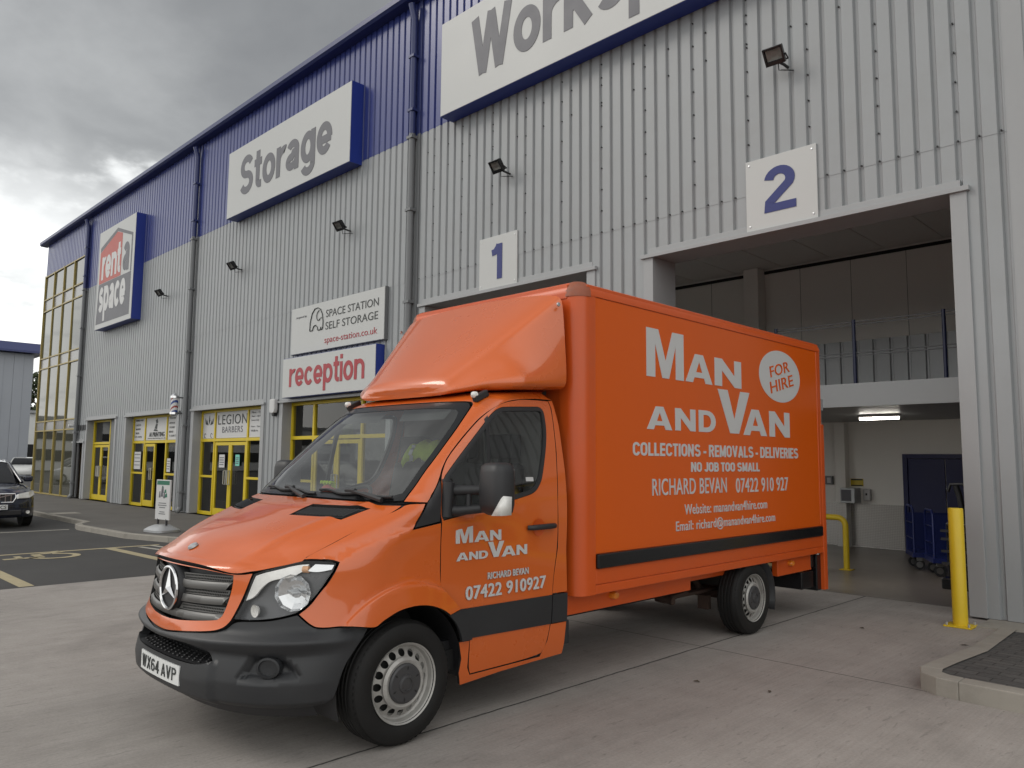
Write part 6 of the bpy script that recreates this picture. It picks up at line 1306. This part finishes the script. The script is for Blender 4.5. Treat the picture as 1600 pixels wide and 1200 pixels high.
# ---- box body
HB = .98; U0, U1 = 2.50, 6.49; ZB, ZT = .615, 2.83
fb = lambda a, b, d: vw(a, HB+.004+d, b)
mb = MB(); mb.box(XC-HB+.004, XC+HB-.004, Y0+U0+.10, Y0+U1-.02, ZB+.02, ZT-.03); mb.box(XC-HB+.11, XC+HB-.11, Y0+U0+.004, Y0+U0+.1, ZB+.02, ZT-.03)
boxo = mb.build('box_body', M['orangetrim'], van)
for s in (1, -1):
    mb = MB(); x0, x1 = sorted((XC+s*(HB-.003), XC+s*(HB+.0035))); mb.box(x0, x1, Y0+2.683, Y0+6.395, .895, 2.718); sp_ = mb.build('side_panel', M['orangebox'], boxo)
    if s > 0: SIDE = sp_
    # rounded front corner post
    mb = MB(); R_ = .115; pts = [(2.68, HB+.006), (2.62, HB+.006)]+[(U0+R_-R_*math.sin(rad(9*k)), HB+.006-R_+R_*math.cos(rad(9*k))) for k in range(11)]+[(U0, .80), (U0+.03, .80), (U0+.03, .9), (2.68, .93)]
    mb.prism([(a, b*s) for a, b in pts], lambda a, b, d: vw(a, b, d), ZB, 2.722); mb.build('corner_post', M['orangetrim'], boxo, smooth=35)
    # top rail, quarter round
    mb = MB(); rr = .10; prof = [(HB+.009, 2.722), (HB+.009, ZT-rr)]+[(HB+.009-rr+rr*math.cos(rad(15*k)), ZT-rr+rr*math.sin(rad(15*k))) for k in range(7)]+[(.80, ZT), (.80, 2.722)]
    mb.prism([(a*s, b) for a, b in prof], lambda a, b, d: vw(d, a, b), U0+.115, U1); mb.build('top_rail', M['orangetrim'], boxo, smooth=35)
    # rub rail, valance, rear post
    mb = MB(); x0, x1 = sorted((XC+s*(HB-.003), XC+s*(HB+.028))); mb.box(x0, x1, Y0+2.686, Y0+6.42, .790, .893); rb = mb.build('rub_rail', M['blackgloss'], boxo, bevel=.012)
    mb = MB(); x0, x1 = sorted((XC+s*(HB-.02), XC+s*(HB+.006))); mb.box(x0, x1, Y0+2.683, Y0+U1, .682, .788); mb.box(x0, x1, Y0+2.683, Y0+U1, ZB, .677); mb.build('valance', M['orangetrim'], boxo, bevel=.006)
    mb = MB(); x0, x1 = sorted((XC+s*(HB-.10), XC+s*(HB+.008))); mb.box(x0, x1, Y0+6.40, Y0+U1, .90, 2.72); mb.box(*sorted((XC+s*(HB-.04), XC+s*(HB+.012))), Y0+6.455, Y0+6.535, .235, 1.95); mb.build('rear_post', M['orangetrim'], boxo, bevel=.006)
    mb = MB(); mb.box(*sorted((XC+s*(HB-.18), XC+s*(HB-.03))), Y0+6.36, Y0+6.50, .23, .60); mb.build('lift_arm', M['blackgloss'], boxo, bevel=.01)
    for u_ in (3.03, 5.80): mb = MB(); mb.lathe([(0, .018), (.028, .014), (.034, 0), (.034, -.03)], (XC+s*(.885 if u_ < 4 else .945), Y0+u_, .558), 'X', 20, sign=s); mb.v = [(x, Y0+u_+(y-Y0-u_)*1.25, .558+(z-.558)*.8) for x, y, z in mb.v]; mb.build('side_marker', M['amber'], van, smooth=50)
# front top rail and corner caps
mb = MB(); rr = .09; prof = [(U0-.006, 2.70), (U0-.006, ZT-rr)]+[(U0-.006+rr-rr*math.cos(rad(15*k)), ZT-rr+rr*math.sin(rad(15*k))) for k in range(7)]+[(U0+.2, ZT), (U0+.2, 2.70)]
mb.prism(prof, lambda a, b, d: vw(a, d, b), -HB+.11, HB-.11); mb.build('front_rail', M['orangetrim'], boxo, smooth=35)
for s in (1, -1):
    mb = MB(); V_ = []; n1, n2 = 9, 6; R1 = .13
    for j in range(n2+1):
        ph = rad(90*j/n2); zz_ = 2.715 if j == 0 else ZT-.10+.105*math.sin(ph); k_ = 1 if j == 0 else math.cos(ph)
        for i in range(n1+1):
            a = rad(90*i/n1); rr = R1-.10+.10*k_ ; V_.append(vw(U0+R1-.005-(rr)*math.sin(a)-.003, s*(HB+.012-R1+(rr)*math.cos(a)), zz_ if j else 2.712))
    mb.add(V_, [(j*(n1+1)+i, j*(n1+1)+i+1, (j+1)*(n1+1)+i+1, (j+1)*(n1+1)+i) for j in range(n2) for i in range(n1)]); tc_ = vw(U0+R1, s*(HB-R1), ZT+.004); b_ = len(mb.v); mb.add([tc_], []); mb.f += [(n2*(n1+1)+i, n2*(n1+1)+i+1, b_) for i in range(n1)]; mb.m += [0]*n1
    co_ = mb.build('corner_cap', M['cap'], boxo, smooth=60)
mb = MB(); mb.box(XC-.96, XC+.96, Y0+U1-.02, Y0+U1+.02, .70, 2.70); mb.build('rear_door', M['orangetrim'], boxo)
mb = MB()
for z in (.72, 1.0, 1.5, 1.8, 2.1): mb.box(XC+.93, XC+.985, Y0+U1, Y0+U1+.06, z, z+.12)
mb.tube([vw(6.55, .95, .7), vw(6.55, .95, 2.1)], .012, 6); mb.build('hinge', M['galv'], boxo)
# lettering on the box side
heavy('lettering', [('M', 3.308, 3.835, 2.202, 2.585), ('A', 3.862, 4.285, 2.204, 2.445), ('N', 4.325, 4.790, 2.206, 2.449), ('V', 4.370, 4.935, 1.797, 2.178), ('A', 3.308, 3.655, 1.791, 1.972), ('N', 3.70, 4.005, 1.793, 1.974), ('D', 4.055, 4.33, 1.794, 1.977), ('A', 4.812, 5.265, 1.790, 2.030), ('N', 5.315, 5.743, 1.789, 2.033)], fb, SIDE, M['vinyl'])
word('lettering', 'COLLECTIONS - REMOVALS - DELIVERIES', (3.125, 5.914, 1.585, 1.687), fb, M['vinyl'], SIDE, w=.25, gap=.13, base=0)
word('lettering', 'NO JOB TOO SMALL', (3.928, 5.10, 1.460, 1.540), fb, M['vinyl'], SIDE, w=.27, gap=.11, base=0)
text('lettering', 'RICHARD BEVAN', (3.372, 4.494, 1.279, 1.410), fb, M['vinyl'], SIDE, bold=.004, space=1.05, base=0)
text('phone_number', '07422 910 927', (4.657, 5.675, 1.273, 1.402), fb, M['vinyl'], SIDE, bold=.004, space=1.05, base=0)
text('lettering', 'Website: manandvan4hire.com', (3.821, 5.230, 1.117, 1.200), fb, M['vinyl'], SIDE, bold=.004, space=1.05, base=0)
text('lettering', 'Email: richard@manandvan4hire.com', (3.695, 5.385, .970, 1.073), fb, M['vinyl'], SIDE, bold=.004, space=1.05, base=0)
disc = flat('hire_disc', circle(5.567, 2.383, .434, 64, ry=.254), fb, M['vinyl'], SIDE, thick=.002)
text('disc_lettering', 'FOR', (5.345, 5.765, 2.402, 2.511), fb, M['orangebox'], disc, base=.0025, thick=.002, rotz=rad(13), bold=.006)
text('disc_lettering', 'HIRE', (5.345, 5.845, 2.258, 2.370), fb, M['orangebox'], disc, base=.0025, thick=.002, rotz=rad(13), bold=.006)
# ---- chassis, axle and underrun
mb = MB()
for s in (1, -1): mb.box(*sorted((XC+s*.76, XC+s*.86)), Y0+2.42, Y0+4.1, .475, ZB); mb.box(*sorted((XC+s*.72, XC+s*.80)), Y0+4.1, Y0+5.6, .53, ZB); mb.box(*sorted((XC+s*.86, XC+s*.92)), Y0+5.55, Y0+6.30, .45, ZB)
mb.box(XC-.86, XC+.86, Y0+2.5, Y0+6.4, ZB-.01, ZB+.03); mb.build('chassis_rail', M['orangetrim'], van, bevel=.006)
mb = MB(); mb.box(XC-.85, XC+.93, Y0+6.28, Y0+6.34, .47, .60); mb.box(XC-.93, XC+.93, Y0+6.05, Y0+6.32, .27, .44); mb.build('underrun_bar', M['blackgloss'], van, bevel=.01)
RW = (4.98, .325)
mb = MB(); mb.tube([vw(RW[0], -.75, .33), vw(RW[0], .75, .33)], .055, 12); mb.tube([vw(RW[0], -.12, .33), vw(RW[0], .12, .33)], .14, 14); mb.tube([vw(2.3, -.1, .42), vw(RW[0], 0, .36)], .04, 10)
for s in (1, -1):
    mb.box(*sorted((XC+s*.56, XC+s*.63)), Y0+4.05, Y0+5.8, .36, .385); mb.box(*sorted((XC+s*.56, XC+s*.64)), Y0+4.02, Y0+4.10, .36, .52); mb.tube([vw(4.05, s*.55, .38), vw(4.05, s*.72, .37)], .032, 10); mb.tube([vw(4.05, s*.66, .38), vw(4.35, s*.66, .40)], .02, 8); mb.tube([vw(RW[0]-.1, s*.5, .33), vw(RW[0]-.35, s*.48, .58)], .03, 8)
    mb.box(*sorted((XC+s*.58, XC+s*.68)), Y0+4.66, Y0+4.72, .22, .34)
mb.build('rear_axle', M['rust'], van, smooth=40)
for s in (1, -1):
    V_ = []; mb = MB()
    for k in range(13):
        a = rad(-20+150*k/12); V_ += [vw(RW[0]+.40*math.cos(a), s*.62, .31+.40*math.sin(a)), vw(RW[0]+.40*math.cos(a), s*.975, .31+.40*math.sin(a))]
    mb.add(V_, [(2*k, 2*k+2, 2*k+3, 2*k+1) for k in range(12)]); mg = mb.build('rear_mudguard', M['bumper'], van, smooth=40); so = mg.modifiers.new('solid', 'SOLIDIFY'); so.thickness = .015
    mb = MB(); mb.box(*sorted((XC+s*.84, XC+s*.90)), Y0+2.36, Y0+2.50, .30, .46); mb.build('chassis_bracket', M['bumper'], van, bevel=.01)
def wheel(u, s, rad_, outer, name='wheel'):
    # a tyre with grooves, steel rim with sixteen holes, dark hub cap
    w0 = .19; X = XC+s*outer; c = (X, Y0+u, rad_); k = rad_/.33
    mb = MB(); tp = [(.205, -.02), (.225, -.005), (.265, .0), (.295, -.006), (.312, -.014), (.322, -.030), (.328, -.045)]
    for i in range(4): g0 = -.05-.032*i; tp += [(.330, g0), (.330, g0-.018), (.322, g0-.021), (.322, g0-.027)]
    tp += [(.330, -.178), (.326, -.19), (.31, -.205), (.27, -.212), (.20, -.20)]
    tp = [(r*k, a) for r, a in tp]; mb.lathe(tp, c, 'X', 72, sign=s)
    # lettering ribs and shoulder blocks
    for i in range(60):
        a = 2*math.pi*i/60; d = Vector((0, math.cos(a), math.sin(a))); q = Vector((0, -math.sin(a), math.cos(a))); o_ = Vector(c)+d*.3185*k; e_ = Vector((s, 0, 0)); P = []
        for x_, y_ in ((-.022, -.009), (-.022, .009), (-.042, .009), (-.042, -.009)): P.append(o_+e_*x_+q*y_+d*(.0045 if x_ < -.03 else .002))
        mb.add(P, [(0, 1, 2, 3)])
    ty = mb.build(name, M['tyre'], van, smooth=32)
    mb = MB(); rp_ = [(.206, -.010), (.214, -.004), (.212, -.016), (.200, -.022), (.194, -.05), (.186, -.055)]; mb.lathe([(r*k, a) for r, a in rp_], c, 'X', 56, sign=s)
    mb.lathe([(.186*k, -.055), (.150*k, -.09)], c, 'X', 56, sign=s)
    # holed disc
    v, f = cdt(circle(0, 0, .186, 96), [circle(.158*math.cos(2*math.pi*i/16), .158*math.sin(2*math.pi*i/16), .0205, 16) for i in range(16)]+[circle(0, 0, .10, 40)])
    def dp(a, b): r_ = math.hypot(a, b); d_ = -.030-.028*max(0, r_-.135)/.05; return (X+s*d_, Y0+u+a*k, rad_+b*k)
    mb.add([dp(a, b) for a, b in v], f); mb.lathe([(.138*k, -.016), (.122*k, -.004), (.106*k, -.010), (.098*k, -.03)], c, 'X', 56, sign=s)
    ro = mb.build('rim', M['rim'], ty, smooth=35)
    mb = MB(); mb.lathe([(.186*k, -.072), (.10*k, -.075), (0, -.08)], c, 'X', 40, sign=s); mb.build('brake_drum', M['darkgap'], ty)
    mb = MB(); mb.lathe([(.106*k, -.014), (.104*k, .0), (.095*k, .006), (.048*k, .006), (.046*k, .012), (.034*k, .016), (.032*k, .010), (0, .012)], c, 'X', 48, sign=s)
    ho = mb.build('hub_cap', M['hubcap'], ty, smooth=30)
    mb = MB()
    for i in range(6):
        a = 2*math.pi*i/6+.4; d = Vector((0, math.cos(a), math.sin(a))); q = Vector((0, -math.sin(a), math.cos(a))); o_ = Vector(c)+d*.082*k+Vector((s*.0068, 0, 0)); mb.add([o_+d*.014, o_+q*.006, o_-d*.014, o_-q*.006], [(0, 1, 2, 3)])
    mb.build('hub_slot', M['darkgap'], ho, fixn=False)
for s in (1, -1): wheel(1.04, s, .33, .985); wheel(RW[0], s, .325, .975)
# ---- loose things in the cab
t = thing('hi_vis_jacket', 'yellow hi-vis jacket bunched over the top of a dark seat in the van cab', 'jacket', vw(2.2, -.35, 1.4)); mb = MB(); rnd2 = random.Random(4); V_ = []; nx, nz = 11, 10
for j in range(nz):
    for i in range(nx):
        q = j/(nz-1); w_ = .27+.05*math.sin(i*1.1); a = -1.0+2.9*q   # drapes from the front over the seat top and down behind
        V_.append(vw(2.16-.075*math.cos(a)+.03*q+rnd2.uniform(-.010, .010), -.50+.42*i/(nx-1)+rnd2.uniform(-.012, .012), 1.60+.085*math.sin(max(a, -.9))+.022*math.sin(i*1.7)-.10*max(0, abs(i-5)-3)*.35+rnd2.uniform(-.008, .008)))
mb.add(V_, [(j*nx+i, j*nx+i+1, (j+1)*nx+i+1, (j+1)*nx+i) for j in range(nz-1) for i in range(nx-1)])
jo = mb.build('cloth', M['hivis'], t, smooth=60); s_ = jo.modifiers.new('solid', 'SOLIDIFY'); s_.thickness = .012; s2 = jo.modifiers.new('sub', 'SUBSURF'); s2.levels = 1
mb = MB(); P_ = [Vector(V_[j*nx+3])+Vector((0, -.012, .008)) for j in range(1, 7)]
mb.add([p+Vector((d, 0, 0)) for p in P_ for d in (-.022, .022)], [(2*k, 2*k+1, 2*k+3, 2*k+2) for k in range(len(P_)-1)]); mb.build('reflective_strip', M['galv'], t)
t = thing('work_glove', 'red and yellow work glove lying on the van dashboard by the steering wheel', 'glove', vw(1.33, -.42, 1.31)); gp = Vector(vw(1.36, -.36, 1.325))
def blob(mb, c, r, sc):
    for_ = []; n1, n2 = 14, 8
    for j in range(n2+1):
        ph = math.pi*j/n2
        for i in range(n1): th = 2*math.pi*i/n1; for_.append(Vector(c)+Vector((r*sc[0]*math.sin(ph)*math.cos(th), r*sc[1]*math.sin(ph)*math.sin(th), r*sc[2]*math.cos(ph))))
    mb.add(for_, [(j*n1+i, j*n1+(i+1) % n1, (j+1)*n1+(i+1) % n1, (j+1)*n1+i) for j in range(n2) for i in range(n1)])
mb = MB(); blob(mb, gp, .055, (1.2, .9, .6)); mb.build('palm', M['red'], t, smooth=80); mb = MB()
for k in range(4): mb.tube([gp+Vector((-.045+.03*k, .01, .01)), gp+Vector((-.055+.036*k, .0, .045)), gp+Vector((-.06+.04*k, -.03, .05))], [.017, .016, .012], 8)
mb.build('fingers', M['hivis'], t, smooth=60)
# ================================================================== SMALL LITTER ON THE CONCRETE
for i, (x, y, w) in enumerate(((-3.02, 4.9, .03), (-2.55, 5.05, .03), (-2.03, 7.55, .04), (-2.9, 7.6, .035))):
    a = i*1.9; mb = MB(); mb.add([(x+w*math.cos(a), y+w*math.sin(a), .004+gz(x)), (x-.4*w*math.sin(a), y+.4*w*math.cos(a), .012+gz(x)), (x-w*math.cos(a), y-w*math.sin(a), .003+gz(x)), (x+.4*w*math.sin(a), y-.4*w*math.cos(a), .006+gz(x))], [(0, 1, 2, 3)])
    tag(mb.build('fallen_leaf', M['bark'], fixn=False), 'small dark fallen leaf lying flat on the concrete apron', 'leaf', 'fallen leaves on the concrete')
